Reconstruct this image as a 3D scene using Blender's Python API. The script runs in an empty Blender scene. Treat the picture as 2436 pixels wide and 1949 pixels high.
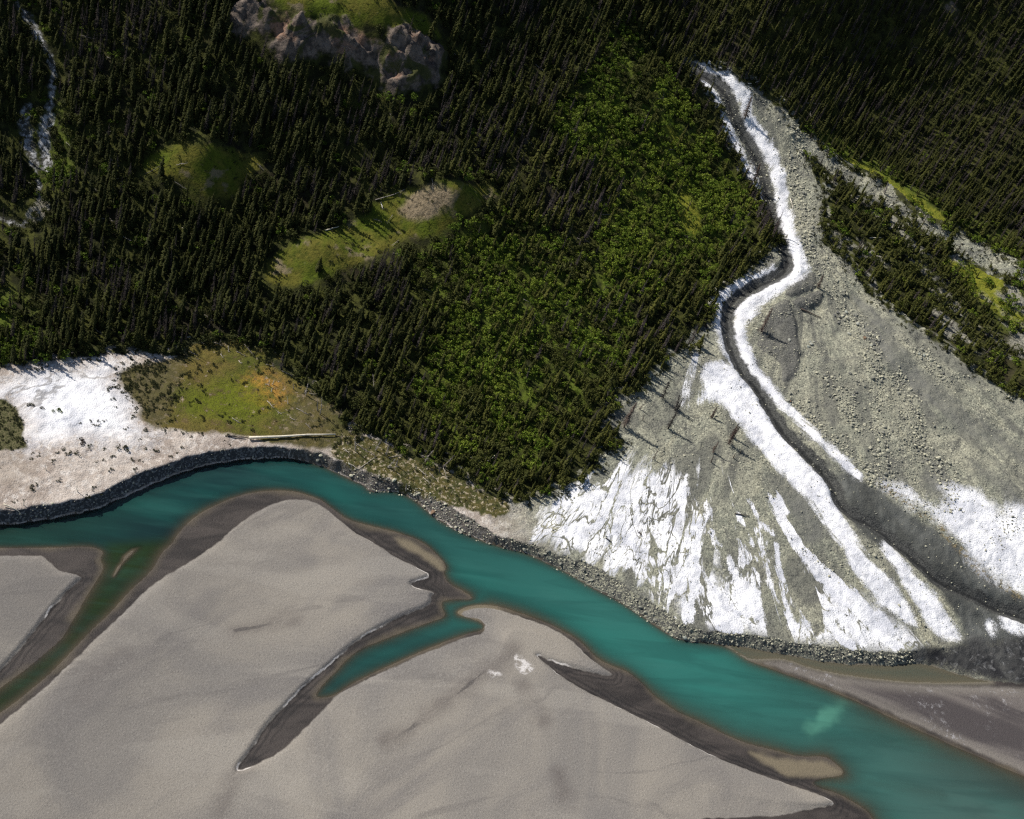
import bpy, math, random
import numpy as np

random.seed(5)
rng = np.random.default_rng(11)
C = bpy.context.scene.collection
R = math.radians

# ------------------------------------------------------------------ camera
PW, PH = 2436.0, 1949.0
FPX, DEP, ROLL, HC = 3600.0, R(45), R(22.3), 336.0
cr, sr = math.cos(ROLL), math.sin(ROLL)
cd, sd = math.cos(DEP), math.sin(DEP)
VR = np.array([1.0, 0, 0]); VF = np.array([0, cd, -sd]); VD = np.array([0, -sd, -cd])
VX = cr * VR - sr * VD
VY = -(sr * VR + cr * VD)
CAM = np.array([0, 0, HC])


def rays(P):
    P = np.asarray(P, float).reshape(-1, 2)
    dx = P[:, 0] - PW / 2; dy = P[:, 1] - PH / 2
    return FPX * VF + dx[:, None] * VX - dy[:, None] * VY


def flat(P, z):
    d = rays(P)
    t = (np.asarray(z) - HC) / d[:, 2]
    return CAM[:2] + d[:, :2] * t[:, None]


def project(X):
    q = np.asarray(X, float) - CAM
    w = q @ VF
    return PW / 2 + FPX * (q @ VX) / w, PH / 2 - FPX * (q @ VY) / w, w


def pl(s):
    return np.array([[float(a) for a in p.split(',')] for p in s.split()])


# ------------------------------------------------------------------ noise on arrays
def vnoise(x, y, seed):
    g = np.random.default_rng(seed).random((256, 256)).astype(np.float32)
    xi = np.floor(x).astype(int); yi = np.floor(y).astype(int)
    fx = x - xi; fy = y - yi
    fx = fx * fx * (3 - 2 * fx); fy = fy * fy * (3 - 2 * fy)
    a, b = xi & 255, (xi + 1) & 255
    c, d = yi & 255, (yi + 1) & 255
    return ((g[a, c] * (1 - fx) + g[b, c] * fx) * (1 - fy) + (g[a, d] * (1 - fx) + g[b, d] * fx) * fy)


def fbm(x, y, seed, o=4):
    s = 0; a = 0.5; n = 0
    for i in range(o):
        s = s + a * vnoise(x * 2 ** i + 17.3 * i, y * 2 ** i + 5.1 * i, seed + i); n += a; a *= 0.5
    return s / n


def sm(x, a, b):
    t = np.clip((x - a) / (b - a), 0, 1)
    return t * t * (3 - 2 * t)


# ------------------------------------------------------------------ broad relief: spline through surveyed points
CTRL = pl3 = [tuple(float(a) for a in p.split(',')) for p in '''
0,0,47 300,0,52 600,0,60 900,0,66 1250,0,60 1500,0,60 1640,0,60 2000,0,76 2436,0,92 -250,0,40 2750,0,105 1000,-350,95 2000,-400,125 0,-350,70
0,250,27 90,300,25 300,250,34 600,200,44 900,200,48 1250,250,44 1500,250,45 1700,230,42 1850,260,44 2100,200,54 2436,250,66 -250,300,18
0,500,13 90,470,14 330,500,17 600,480,21 800,620,17 1200,500,29 1500,500,28 1700,480,27 1840,480,27 2000,500,32 2200,420,40 2436,600,38 -250,600,6 2750,650,46
0,720,6.5 300,720,7 600,700,10 900,750,15 1200,750,18 1500,720,19 1700,720,18.5 1900,720,21 2100,760,23 2436,850,27 2750,950,33
0,860,5 250,850,4.6 500,850,4.6 700,900,5 900,930,8 1200,920,11 1450,930,11.5 1650,900,13 1850,900,15 2100,930,18 2436,1050,21
0,1050,4.4 250,1020,4.2 500,1030,4.2 720,1020,4.2 900,1060,4.2 1100,1100,5.5 1300,1080,7 1500,1080,8 1750,1100,10 2000,1130,11.5 2250,1200,13 2436,1280,13 2750,1400,14
0,1210,4.2 250,1170,4.2 500,1070,4 720,1070,3.6 900,1130,3.2 1020,1175,3 1200,1270,2.8 1400,1280,4 1600,1250,6 1800,1300,6.5 2050,1350,6.5
1420,1345,2.8 1610,1470,2.8 1850,1515,3 2050,1540,3 2220,1535,3 2300,1480,3.8 2436,1480,4.2 -250,1250,4.2
1000,1500,1.5 300,1700,1.5 1500,1900,1.5 2300,1750,1.5 2750,1800,2 0,2300,1.5 1800,2400,1.5 -300,1800,1.5'''.split()]
CP = np.array(CTRL)
cxy = flat(CP[:, :2], CP[:, 2])


def tps_fit(p, v, lam=2.0):
    n = len(p)
    r2 = ((p[:, None] - p[None]) ** 2).sum(2) / 1e4
    K = np.where(r2 > 0, r2 * np.log(r2 + 1e-12), 0) + lam * 1e-3 * np.eye(n)
    Pm = np.c_[np.ones(n), p / 100]
    A = np.block([[K, Pm], [Pm.T, np.zeros((3, 3))]])
    return np.linalg.solve(A, np.r_[v, 0, 0, 0])


tw = tps_fit(cxy, CP[:, 2])


def tps_eval(x, y):
    q = np.c_[x.ravel(), y.ravel()]
    out = tw[-3] + tw[-2] * q[:, 0] / 100 + tw[-1] * q[:, 1] / 100
    for i in range(len(cxy)):
        r2 = ((q - cxy[i]) ** 2).sum(1) / 1e4
        out += tw[i] * r2 * np.log(r2 + 1e-12)
    return out.reshape(x.shape)


# ------------------------------------------------------------------ the grid (fine where the valley is, coarse far out)
def axis(a, b, st, outer):
    core = np.arange(a, b, st)
    lo, hi, l, h = [], [], a, core[-1]
    s = st
    while l > a - outer:
        s = min(s * 1.22, 60); l -= s; lo.append(l)
    s = st
    while h < b + outer:
        s = min(s * 1.22, 60); h += s; hi.append(h)
    return np.r_[lo[::-1], core, hi]


GX = axis(-235, 235, 0.45, 900); GY = axis(120, 610, 0.45, 900)
XX, YY = np.meshgrid(GX, GY, indexing='ij')
XX = XX.astype(np.float32); YY = YY.astype(np.float32)
NX, NY = XX.shape


def gidx(ax, v):
    i = np.clip(np.searchsorted(ax, v) - 1, 0, len(ax) - 2)
    return i, np.clip((v - ax[i]) / (ax[i + 1] - ax[i]), 0, 1)


def samp(G, x, y):
    i, fx = gidx(GX, x); j, fy = gidx(GY, y)
    return (G[i, j] * (1 - fx) + G[i + 1, j] * fx) * (1 - fy) + (G[i, j + 1] * (1 - fx) + G[i + 1, j + 1] * fx) * fy


# coarse evaluation of the spline, then refined
cx_ = np.r_[np.arange(-1200, -260, 60), np.arange(-260, 260, 5), np.arange(260, 1250, 60)]
cy_ = np.r_[np.arange(-900, 100, 60), np.arange(100, 640, 5), np.arange(640, 1600, 60)]
CX, CY = np.meshgrid(cx_, cy_, indexing='ij')
qx = np.clip(CX, -330, 330); qy = np.clip(CY, 40, 720)
ZC = tps_eval(qx, qy)
ZC = np.where(CY > 720, ZC + (CY - 720) * 0.35, ZC)
_i, _fx = gidx(cx_, XX); _j, _fy = gidx(cy_, YY)
ZT = ((ZC[_i, _j] * (1 - _fx) + ZC[_i + 1, _j] * _fx) * (1 - _fy) + (ZC[_i, _j + 1] * (1 - _fx) + ZC[_i + 1, _j + 1] * _fx) * _fy).astype(np.float32)


def march(P, Z):
    """where the sight lines through photo points P meet the ground Z"""
    d = rays(P)
    n = len(d)
    zt = np.linspace(150, -6, 260)
    best = np.full(n, np.nan); prev = None; px = None
    out = np.zeros((n, 3)); done = np.zeros(n, bool)
    for z in zt:
        t = (z - HC) / d[:, 2]
        x = d[:, 0] * t; y = d[:, 1] * t
        g = z - samp(Z, x, y)
        if prev is not None:
            hit = (~done) & (g <= 0)
            if hit.any():
                f = prev / (prev - g + 1e-9)
                zz = pz + (z - pz) * f
                tt = (zz - HC) / d[:, 2]
                out[hit] = np.c_[d[:, 0] * tt, d[:, 1] * tt, zz][hit]
                done |= hit
        prev = g; pz = z
    bad = ~done
    if bad.any():
        t = (0 - HC) / d[bad, 2]
        out[bad] = np.c_[d[bad, 0] * t, d[bad, 1] * t, np.zeros(bad.sum())]
    return out


def smooth_line(p, closed, it=2):
    for _ in range(it):
        if closed:
            q = np.roll(p, -1, 0)
            p = np.stack([p * .75 + q * .25, p * .25 + q * .75], 1).reshape(-1, 2)
        else:
            a, b = p[:-1], p[1:]
            m = np.stack([a * .75 + b * .25, a * .25 + b * .75], 1).reshape(-1, 2)
            p = np.r_[p[:1], m[1:-1], p[-1:]]
    return p


def seg_dist(x, y, A, B):
    d = np.full(x.shape, 1e9, np.float32)
    for (ax, ay), (bx, by) in zip(A, B):
        vx, vy = bx - ax, by - ay
        L = vx * vx + vy * vy + 1e-9
        t = np.clip(((x - ax) * vx + (y - ay) * vy) / L, 0, 1)
        d = np.minimum(d, (x - ax - t * vx) ** 2 + (y - ay - t * vy) ** 2)
    return np.sqrt(d)


def line_field(p, far=30.0):
    """distance of every grid point to an open line, capped"""
    out = np.full(XX.shape, far, np.float32)
    i0, i1 = np.searchsorted(GX, [p[:, 0].min() - far, p[:, 0].max() + far])
    j0, j1 = np.searchsorted(GY, [p[:, 1].min() - far, p[:, 1].max() + far])
    for k in range(0, len(p) - 1, 6):
        q = p[k:k + 7]
        i0, i1 = np.searchsorted(GX, [q[:, 0].min() - far, q[:, 0].max() + far])
        j0, j1 = np.searchsorted(GY, [q[:, 1].min() - far, q[:, 1].max() + far])
        if i1 > i0 and j1 > j0:
            s = (slice(i0, i1), slice(j0, j1))
            out[s] = np.minimum(out[s], seg_dist(XX[s], YY[s], q[:-1], q[1:]))
    return out


def inside(x, y, p):
    r = np.zeros(x.shape, bool)
    for (ax, ay), (bx, by) in zip(p, np.roll(p, -1, 0)):
        if ay == by:
            continue
        lo, hi = min(ay, by), max(ay, by)
        m = (y >= lo) & (y < hi)
        if not m.any():
            continue
        r ^= m & (x < ax + (y - ay) * (bx - ax) / (by - ay))
    return r


def poly_field(p, far=30.0):
    """signed distance: positive inside the outline"""
    d = line_field(np.r_[p, p[:1]], far)
    i0, i1 = np.searchsorted(GX, [p[:, 0].min() - 1, p[:, 0].max() + 1])
    j0, j1 = np.searchsorted(GY, [p[:, 1].min() - 1, p[:, 1].max() + 1])
    sgn = np.full(XX.shape, -1, np.float32)
    s = (slice(i0, i1), slice(j0, j1))
    sgn[s] = np.where(inside(XX[s], YY[s], p), 1, -1)
    return d * sgn


# ------------------------------------------------------------------ outlines (points of the photograph, laid on the ground)
TOE = pl('-700,1560 -300,1330 -60,1262 0,1248 115,1237 230,1210 325,1168 402,1133 497,1103 597,1090 689,1088 765,1107 800,1123 838,1143 863,1152 880,1169 905,1168 938,1168 972,1179 1001,1202 1026,1223 1058,1246 1106,1270 1150,1288 1200,1303 1242,1312 1286,1331 1334,1354 1372,1375 1424,1406 1477,1433 1525,1465 1575,1500 1620,1524 1690,1530 1761,1536 1884,1559 1999,1578 2075,1581 2144,1581 2182,1574 2247,1591 2316,1614 2381,1624 2470,1630 2650,1640 3000,1700')
EDGE = pl('-700,1500 -300,1280 -60,1222 0,1210 50,1210 115,1199 195,1187 249,1172 287,1145 344,1118 402,1103 459,1084 536,1068 612,1063 669,1065 708,1070 765,1076 800,1093 829,1103 863,1118 896,1129 938,1141 966,1154 991,1162 1024,1175 1087,1210 1144,1250 1200,1282 1257,1293 1292,1304 1322,1318 1372,1331 1420,1348 1477,1379 1516,1412 1563,1438 1610,1469 1616,1480 1666,1499 1761,1507 1853,1520 1922,1534 2037,1543 2094,1551 2151,1549 2220,1541 2300,1530 2380,1520 2470,1520 2650,1540 3000,1600')
WATER = pl('-60,1262 0,1248 115,1237 230,1210 325,1168 402,1133 497,1103 597,1090 689,1088 765,1107 800,1123 838,1143 863,1152 880,1169 905,1168 938,1168 972,1179 1001,1202 1026,1223 1058,1246 1106,1270 1150,1288 1200,1303 1242,1312 1286,1331 1334,1354 1372,1375 1424,1406 1477,1433 1525,1465 1575,1500 1620,1524 1690,1530 1731,1538 1777,1570 1792,1576 1884,1609 1960,1637 2037,1668 2113,1704 2190,1739 2266,1773 2343,1807 2436,1846 2560,1900 2900,2050 2900,2300 2200,2200 2110,2000 2075,1949 2067,1932 2037,1913 1999,1891 1930,1868 1941,1852 2018,1844 1979,1809 1960,1799 1903,1802 1861,1790 1807,1777 1769,1767 1731,1752 1673,1721 1620,1700 1588,1679 1550,1652 1527,1626 1489,1595 1450,1584 1412,1561 1389,1534 1370,1519 1343,1503 1297,1480 1221,1454 1183,1442 1144,1438 1106,1444 1082,1460 1115,1470 1150,1482 1152,1499 1114,1507 1030,1538 953,1572 877,1607 831,1630 796,1656 757,1662 750,1652 777,1618 800,1597 823,1570 857,1543 915,1521 972,1498 1030,1478 1062,1466 1052,1450 1048,1430 1075,1425 1133,1427 1098,1404 1064,1388 1054,1362 1064,1346 1037,1316 1007,1289 950,1268 892,1254 848,1243 820,1232 800,1217 784,1205 765,1190 746,1183 708,1170 651,1166 574,1176 494,1210 440,1248 406,1298 383,1315 360,1362 306,1408 268,1454 218,1499 172,1549 115,1607 57,1656 0,1698 -60,1740 -350,1950 -350,1850 -60,1680 0,1637 38,1610 96,1564 153,1515 172,1476 199,1431 230,1381 249,1350 237,1331 249,1312 214,1299 115,1304 0,1304 -60,1306 -350,1400 -350,1350')
POOL = pl('1725,1533 1761,1537 1884,1560 1999,1579 2075,1582 2144,1582 2150,1571 2182,1573 2247,1592 2316,1614 2381,1625 2190,1626 2113,1620 1999,1606 1922,1589 1861,1566 1800,1570 1777,1568')
SAND1 = pl('-300,1370 -60,1321 0,1318 95,1317 105,1322 115,1331 134,1346 142,1357 180,1362 199,1371 187,1379 134,1431 77,1507 0,1595 -60,1655 -300,1830')
SAND2 = pl('509,1297 574,1238 632,1202 689,1182 746,1187 784,1211 811,1235 838,1258 859,1272 896,1291 945,1325 991,1346 1030,1367 995,1381 976,1385 987,1396 1014,1400 1037,1408 1026,1415 1030,1427 1014,1442 972,1457 915,1484 850,1522 819,1549 777,1587 734,1622 708,1649 669,1687 631,1729 604,1775 560,1830 585,1828 670,1786 727,1729 784,1672 800,1649 877,1611 953,1576 1030,1542 1114,1511 1152,1503 1160,1475 1095,1460 1110,1448 1144,1441 1183,1445 1221,1457 1297,1483 1343,1506 1380,1535 1395,1555 1443,1590 1466,1605 1431,1604 1374,1589 1316,1573 1274,1553 1297,1574 1336,1607 1393,1641 1450,1668 1508,1698 1565,1725 1620,1756 1693,1794 1769,1825 1846,1853 1922,1878 1972,1895 1991,1913 1953,1918 1884,1932 1860,1940 1803,1940 1750,1945 1662,1943 1640,1975 1760,2300 1750,2900 -600,3000 -1300,2600 -500,2060 -60,1768 0,1719 115,1627 200,1542 298,1450 344,1404 383,1373 432,1346')
SAND3 = pl('1800,1574 1861,1569 1922,1591 1999,1608 2113,1622 2190,1628 2343,1631 2600,1640 3000,1750 3000,2000 2600,1920 2436,1836 2343,1797 2266,1762 2190,1727 2113,1692 2037,1657 1960,1627 1884,1600')
CUTS = [pl('187,1379 134,1431 77,1507 0,1595 -60,1655 -300,1830'),
        pl('1030,1367 995,1381 976,1385 987,1396 1014,1400 1037,1408 1026,1415 1030,1427 1014,1442 972,1457 915,1484 850,1522 819,1549 777,1587 734,1622 708,1649 669,1687 631,1729 604,1775 575,1812'),
        pl('1274,1553 1316,1573 1374,1589 1431,1604 1466,1605'), pl('1297,1574 1336,1607 1393,1641 1450,1668 1508,1698 1565,1725 1620,1756 1693,1794 1769,1825 1846,1853 1922,1878 1972,1895 1991,1913'),
        pl('859,1272 896,1291 945,1325 991,1346 1030,1367')]
CHAN = pl('270,1310 400,1300 330,1410 200,1550 0,1700 -60,1740 -350,1950 -350,1850 -60,1680 0,1637 96,1564 172,1476 230,1381')
SLOUGH = pl('1140,1425 1160,1500 1030,1545 800,1670 700,1720 740,1640 850,1530 1020,1470')
BAR = pl('333,1300 322,1315 291,1346 272,1371 279,1354 291,1323 314,1304')
FOREST = pl('-400,930 0,873 77,866 184,850 283,839 344,839 440,847 432,824 536,808 612,824 650,870 708,908 757,938 784,984 820,1023 903,1045 972,1091 1068,1114 1106,1149 1163,1175 1221,1206 1278,1183 1335,1168 1397,1133 1427,1114 1412,1088 1469,1072 1485,1053 1469,1023 1431,1007 1469,980 1446,946 1519,938 1550,892 1603,877 1584,854 1620,835 1654,827 1670,774 1700,751 1704,713 1727,678 1780,648 1830,601 1861,570 1830,532 1807,459 1769,413 1757,363 1723,325 1708,230 1662,191 1624,145 1624,134 1704,165 1777,199 1819,230 1876,272 1903,318 1960,360 2022,409 2064,425 2110,455 2159,494 2201,524 2266,555 2343,585 2436,647 2800,820 3100,900 3100,-300 -400,-300')
ISLE = pl('1907,356 1941,421 1960,451 1957,509 1945,574 1999,612 2037,658 2067,701 2110,732 2171,782 2247,824 2297,870 2343,900 2436,958 2800,1120 2800,850 2419,665 2362,640 2286,602 2213,560 2152,514 2094,479 1999,426 1940,380')
KNOLL1 = pl('337,398 363,367 402,348 478,341 536,350 597,363 631,383 612,406 574,440 555,478 490,478 459,448 421,421 367,425')
KNOLL2 = pl('619,664 648,607 682,584 772,553 810,538 839,526 887,507 895,475 963,454 1049,434 1125,436 1190,451 1183,471 1144,490 1125,509 1075,528 1045,562 953,566 926,597 897,610 849,635 791,654 734,677 676,687')
BALD = pl('962,474 1000,445 1045,437 1080,450 1075,490 1040,520 985,530 950,510')
ROCK = pl('536,19 600,-10 680,10 760,45 800,50 850,60 900,75 960,70 1010,85 1060,110 1075,140 1050,190 1010,240 960,250 900,210 850,170 800,135 740,150 700,150 640,110 590,70 550,50')
ROCKTOP = pl('560,-60 640,0 720,35 800,50 870,60 960,70 1020,85 1060,90 1010,30 950,20 900,-40')
ROCK2 = pl('2170,-20 2230,-20 2290,30 2260,60 2200,30')
MEADOW = pl('425,805 536,785 640,800 690,855 765,920 830,985 850,1060 746,1074 650,1057 593,1042 536,1034 402,1030 333,1003 329,958 275,908 291,866 440,847')
BANKG = pl('800,1035 903,1050 972,1095 1068,1118 1106,1155 1163,1180 1215,1208 1180,1225 1087,1200 1024,1175 966,1150 896,1125 829,1100 790,1080')
CREEK = [pl('40,0 60,20 90,70 122,126 130,160 124,199 120,240 116,275'), pl('60,255 58,275 63,306 74,338 84,380'), pl('112,275 105,300 103,325 108,350 112,385'), pl('84,380 92,425 98,470'), pl('-20,500 20,515 45,528 70,512')]
LEFTMOUND = pl('58,508 78,486 95,472 122,476 112,508 92,532 70,524')
# the fan
MAINCH = pl('1622,142 1660,165 1704,190 1735,225 1742,268 1777,329 1800,375 1823,421 1830,478 1842,528 1861,585 1878,618 1865,651 1788,682 1738,717 1729,762 1738,820 1758,873 1807,923 1838,984 1884,1046 1941,1099 1987,1149 1995,1187 2029,1222 2094,1256 2144,1297 2190,1339 2228,1377 2305,1411 2381,1446 2470,1478 2700,1560')
WHITE_L = [(pl('1639,150 1704,176 1750,204 1778,235 1778,275 1800,318 1836,365 1856,421 1860,478 1872,536 1890,585 1908,628'), 2.7),
           (pl('1655,175 1688,205 1708,245 1722,280 1742,325 1772,385 1797,440'), 1.7),
           (pl('1910,632 1893,655 1835,685 1790,715 1768,750'), 3.2),
           (pl('1768,745 1758,800 1778,850 1800,890'), 2.6),
           (pl('1655,845 1646,880 1636,915 1627,960'), .9), (pl('1800,885 1846,945 1893,990 1945,1045 2000,1090 2037,1130'), 2.3),
           (pl('1700,720 1725,695 1760,672 1840,645'), 1.7),
           (pl('1790,380 1806,430 1815,480'), .7),
           (pl('1745,330 1765,360'), .8),
           (pl('1712,745 1715,790 1735,840 1755,890'), 1.9),
           ]
LENS = [(pl('1719,1300 1745,1360 1772,1420 1778,1450'), 2.2), (pl('1845,1297 1855,1340 1861,1377'), 1.1), (pl('1830,1385 1850,1430 1875,1475 1880,1496'), 1.9),
           (pl('1796,1415 1815,1460 1845,1512'), 2.3), (pl('1960,1425 1990,1460 2020,1490'), .8), (pl('1968,1480 1990,1510 2018,1536'), 1.9), (pl('2025,1419 2065,1460 2108,1503'), 2.3),
           (pl('2022,1478 2040,1505 2055,1530'), .8), (pl('2075,1480 2100,1510 2140,1535'), .9), (pl('1925,1427 1928,1445'), .8), (pl('1921,1510 1932,1530'), 1.1),
           (pl('1780,1192 1800,1225 1835,1270'), 1.5), (pl('1760,1232 1770,1245'), 1.3), (pl('1690,1270 1700,1300 1712,1330'), 1.8), (pl('1783,1270 1790,1300'), 1.1),
           (pl('1650,1300 1655,1380 1640,1470'), 2.6), (pl('1690,1380 1715,1440 1720,1490'), 2.2), (pl('1745,1470 1755,1500'), 1.2), (pl('1900,1300 1950,1370 2010,1430'), 1.6),
           (pl('1850,1195 1880,1265 1930,1330 1990,1385 2035,1430'), 2.2)]
WHITE_P = [pl('1722,690 1703,730 1698,770 1710,820 1738,870 1765,900 1756,850 1738,800 1728,760 1736,715'), pl('1725,700 1755,668 1800,650 1850,636 1856,655 1800,672 1762,698 1735,725'), pl('1677,862 1720,856 1760,890 1790,915 1825,985 1870,1052 1925,1105 1970,1150 1985,1190 2010,1230 2048,1293 2067,1335 2117,1373 2148,1415 2178,1473 2182,1498 2144,1482 2075,1425 2040,1372 2010,1322 1983,1275 1940,1212 1915,1178 1862,1134 1828,1096 1782,1042 1742,990 1705,950 1690,950 1660,965 1665,930'),
           pl('2087,1300 2125,1346 2152,1396 2190,1450 2213,1503 2236,1519 2286,1534 2289,1515 2263,1465 2228,1419 2171,1354 2125,1304 2100,1285'),
           pl('2335,1476 2360,1473 2374,1515 2362,1524 2345,1500'), pl('2374,1465 2395,1462 2436,1490 2480,1515 2440,1520 2395,1500'),
           ]
WHITE_SOFT = [pl('2083,1153 2100,1140 2120,1160 2171,1195 2228,1237 2259,1267 2282,1293 2286,1323 2343,1362 2393,1400 2436,1423 2800,1560 2800,1330 2436,1206 2381,1195 2324,1157 2266,1153 2251,1191 2230,1195 2180,1180 2140,1165')]
DELTA = pl('2150,1575 2190,1545 2225,1541 2280,1538 2310,1500 2350,1525 2400,1520 2470,1520 2700,1600 3000,1680 3000,1760 2600,1660 2381,1628 2247,1593 2182,1576')
TANS = [pl('930,1272 980,1290 1030,1318 1062,1350 1050,1362 1030,1345 1000,1325 960,1305'), pl('1078,1458 1106,1442 1144,1436 1183,1442 1200,1458 1165,1482 1120,1474'), pl('1765,1780 1840,1800 1900,1812 1960,1806 2018,1842 1950,1852 1880,1850 1825,1825')]
WHITE_FAN = pl('1420,1084 1500,1091 1603,1118 1680,1080 1700,1100 1685,1130 1666,1176 1680,1230 1704,1287 1740,1330 1700,1420 1740,1500 1666,1497 1616,1478 1610,1469 1563,1438 1516,1412 1477,1379 1420,1348 1372,1331 1322,1318 1265,1285 1278,1229 1340,1175 1397,1140 1427,1114')
FANLOW = pl('1680,1085 1760,1130 1840,1200 1880,1290 1960,1370 2080,1440 2150,1490 2220,1538 2094,1549 1922,1532 1761,1506 1640,1485 1600,1400 1600,1250')
GREYLOBE = [pl('1861,713 1880,709 1884,736 1899,770 1901,812 1905,854 1897,889 1884,904 1868,914 1857,904 1861,877 1846,854 1823,843 1796,824 1807,801 1815,766 1834,728'), pl('1895,662 1941,640 1947,686 1914,701 1880,709 1861,701'), pl('1882,714 1916,704 1946,690 1960,697 1957,724 1934,738 1899,738 1886,724')]
GREYFLOW = [pl('1985,1140 2015,1115 2070,1150 2125,1200 2190,1240 2260,1280 2345,1352 2440,1425 2700,1560 2700,1600 2480,1560 2290,1545 2300,1500 2240,1420 2180,1350 2120,1300 2060,1290 2010,1220'),
            pl('1800,1120 1840,1110 1900,1150 1950,1215 1975,1270 1940,1320 1900,1280 1860,1210'),
            pl('2000,690 2040,690 2100,760 2180,850 2260,930 2330,990 2436,1060 2700,1200 2700,1240 2436,1120 2300,1030 2200,960 2120,880 2060,800'),
            pl('2290,1100 2330,1090 2400,1140 2440,1190 2420,1210 2360,1170'), pl('2170,1120 2230,1100 2260,1140 2250,1185 2200,1190')]
WHITET = pl('-300,990 -60,930 0,905 60,880 180,862 285,850 290,880 275,910 320,950 335,1000 400,1035 350,1060 250,1062 150,1062 60,1085 55,1040 62,1010 45,970 10,950 -60,985')
BUSHL = pl('-300,1040 -60,990 -5,945 20,955 42,975 58,1010 55,1045 70,1070 30,1070 -60,1080 -300,1120')
ROADR = pl('1876,272 1903,318 1960,360 2022,409 2064,425 2110,455 2159,494 2201,524 2266,555 2343,585 2436,647 2800,820 2800,850 2419,665 2362,640 2286,602 2213,560 2152,514 2094,479 1999,426 1940,380 1905,345')
SHRUBZ = [pl('1480,440 1600,560 1720,600 1690,690 1560,730 1470,690 1400,600'), pl('1480,40 1560,120 1630,240 1720,380 1795,480 1800,590 1690,600 1560,590 1480,460 1400,400 1300,330 1330,250 1440,130'),
          pl('1000,540 1250,520 1480,640 1530,800 1440,930 1330,1100 1150,1160 1010,1000 1000,860 1060,760 960,700'),
          pl('1900,335 2060,425 2200,520 2440,640 2440,570 2200,450 2050,340 1950,300'), pl('2230,590 2330,640 2440,700 2440,820 2380,780 2300,700'),
          pl('100,230 140,240 200,300 180,400 110,470 90,400'), pl('-60,700 80,690 130,800 40,860 -60,870')]
MEADOWS2 = [pl('1985,362 2060,390 2140,440 2215,490 2265,530 2235,540 2150,496 2070,446 2000,402'), pl('2240,598 2330,630 2436,680 2560,740 2560,850 2436,790 2350,730 2280,670'),
            pl('1600,440 1650,470 1680,540 1640,570 1610,520'), pl('1560,270 1610,310 1620,360 1580,340')]
SALT = [pl('1225,1557 1240,1560 1262,1580 1280,1590 1262,1603 1235,1602 1222,1590 1225,1572'), pl('1155,1600 1180,1592 1195,1604 1170,1612')]
DAMP = [pl('1222,1545 1213,1576 1185,1588 1152,1597 1133,1614 1098,1645 1030,1687 972,1740 915,1767'), pl('1250,1630 1260,1660 1285,1680 1290,1715'),
        pl('605,1800 640,1765 690,1722'), pl('290,1560 240,1600 190,1650'), pl('620,1790 560,1850 530,1930'), pl('1330,1840 1340,1880 1345,1905'), pl('560,1500 620,1490 700,1470')]

# ---- relief: knolls and crags on the slope
Z0 = ZT.copy()
for (px, py, z, sx, sy, amp) in [(480, 408, 24, 12, 8, 10), (1050, 515, 25, 15, 9, 13), (760, 600, 18, 13, 9, 6.0), (900, 120, 52, 17, 9, 9), (690, 70, 55, 15, 9, 8), (2230, 10, 84, 10, 8, 4),
                                 (80, 490, 14, 4, 4, 3)]:
    c = flat([[px, py]], z)[0]
    Z0 += (amp * np.exp(-(((XX - c[0]) / sx) ** 2 + ((YY - c[1]) / sy) ** 2))).astype(np.float32)
hill = sm(ZT, 7, 22)
Z0 += hill * ((fbm(XX / 22, YY / 22, 3) - .5) * 5 + (fbm(XX / 6, YY / 6, 9, 3) - .5) * 1.4)

toe = smooth_line(flat(TOE, 0.06), False)
edge_px = smooth_line(EDGE, False)
edge = march(edge_px, Z0)[:, :2]
cap = np.array([[900, 1500], [-900, 1500]])
pT = np.r_[toe, cap]; pE = np.r_[edge, cap]
sT = poly_field(pT, 60.0); sE = poly_field(pE, 60.0)
sE = sE + (fbm(XX / 2.2, YY / 2.2, 64, 3) - .5) * 2.0 * (np.abs(sE) < 20); sT = sT + (fbm(XX / 2.6, YY / 2.6, 66, 3) - .5) * 1.2 * (np.abs(sT) < 20)
dT, dE = np.abs(sT), np.abs(sE)
inT, inE = sT > 0, sE > 0
tt = np.where(inE, 1.0, np.where(inT, dT / (dT + dE + 1e-3), 0.0))

wat = smooth_line(flat(WATER, 0.0), True)
pool = smooth_line(flat(POOL, 0.0), True)
s1 = smooth_line(flat(SAND1, .9), True, 1); s2 = smooth_line(flat(SAND2, .9), True, 1); s3 = smooth_line(flat(SAND3, .5), True)
dW = poly_field(wat); dP = poly_field(pool)
dS = np.maximum(poly_field(s1), poly_field(s2)); dS3 = poly_field(s3)
dC = line_field(smooth_line(flat(CUTS[0], .9), False, 1), 20)
for c in CUTS[1:]:
    dC = np.minimum(dC, line_field(smooth_line(flat(c, .9), False, 1), 20))
dChan = poly_field(flat(CHAN, 0)); dSl = poly_field(flat(SLOUGH, 0)); dBar = poly_field(flat(BAR, 0))
maxd = 1.9 - 1.25 * sm(dChan, -8, 1) - .7 * sm(dSl, -3, 3)
slope = .085 + .175 * (1 - sm(dT, 6, 22)); slope = slope + .11 * sm(dSl, -4, 1) + .06 * sm(dChan, -8, 0); slope = slope * (1 - .35 * sm(dS3, -22, -8))
bed = -np.minimum(maxd, np.maximum(dW, 0) * slope * (0.75 + 0.5 * fbm(XX / 14, YY / 9, 21)))
sh_l = line_field(flat(pl('1990,1850 2080,1862 2160,1872 2240,1892'), 0), 30)
bed = np.where(dW > 0, np.maximum(bed, -1.9 + 1.35 * np.exp(-(sh_l / 4.5) ** 2)), bed)
bed = bed + sm(dBar, -1.5, 0.6) * 0.66 * (dW > 0)
shore = 0.03 + 0.22 * sm(-dW, 0, 9) + 0.05 * (fbm(XX / 5, YY / 5, 77) - .5)
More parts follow.
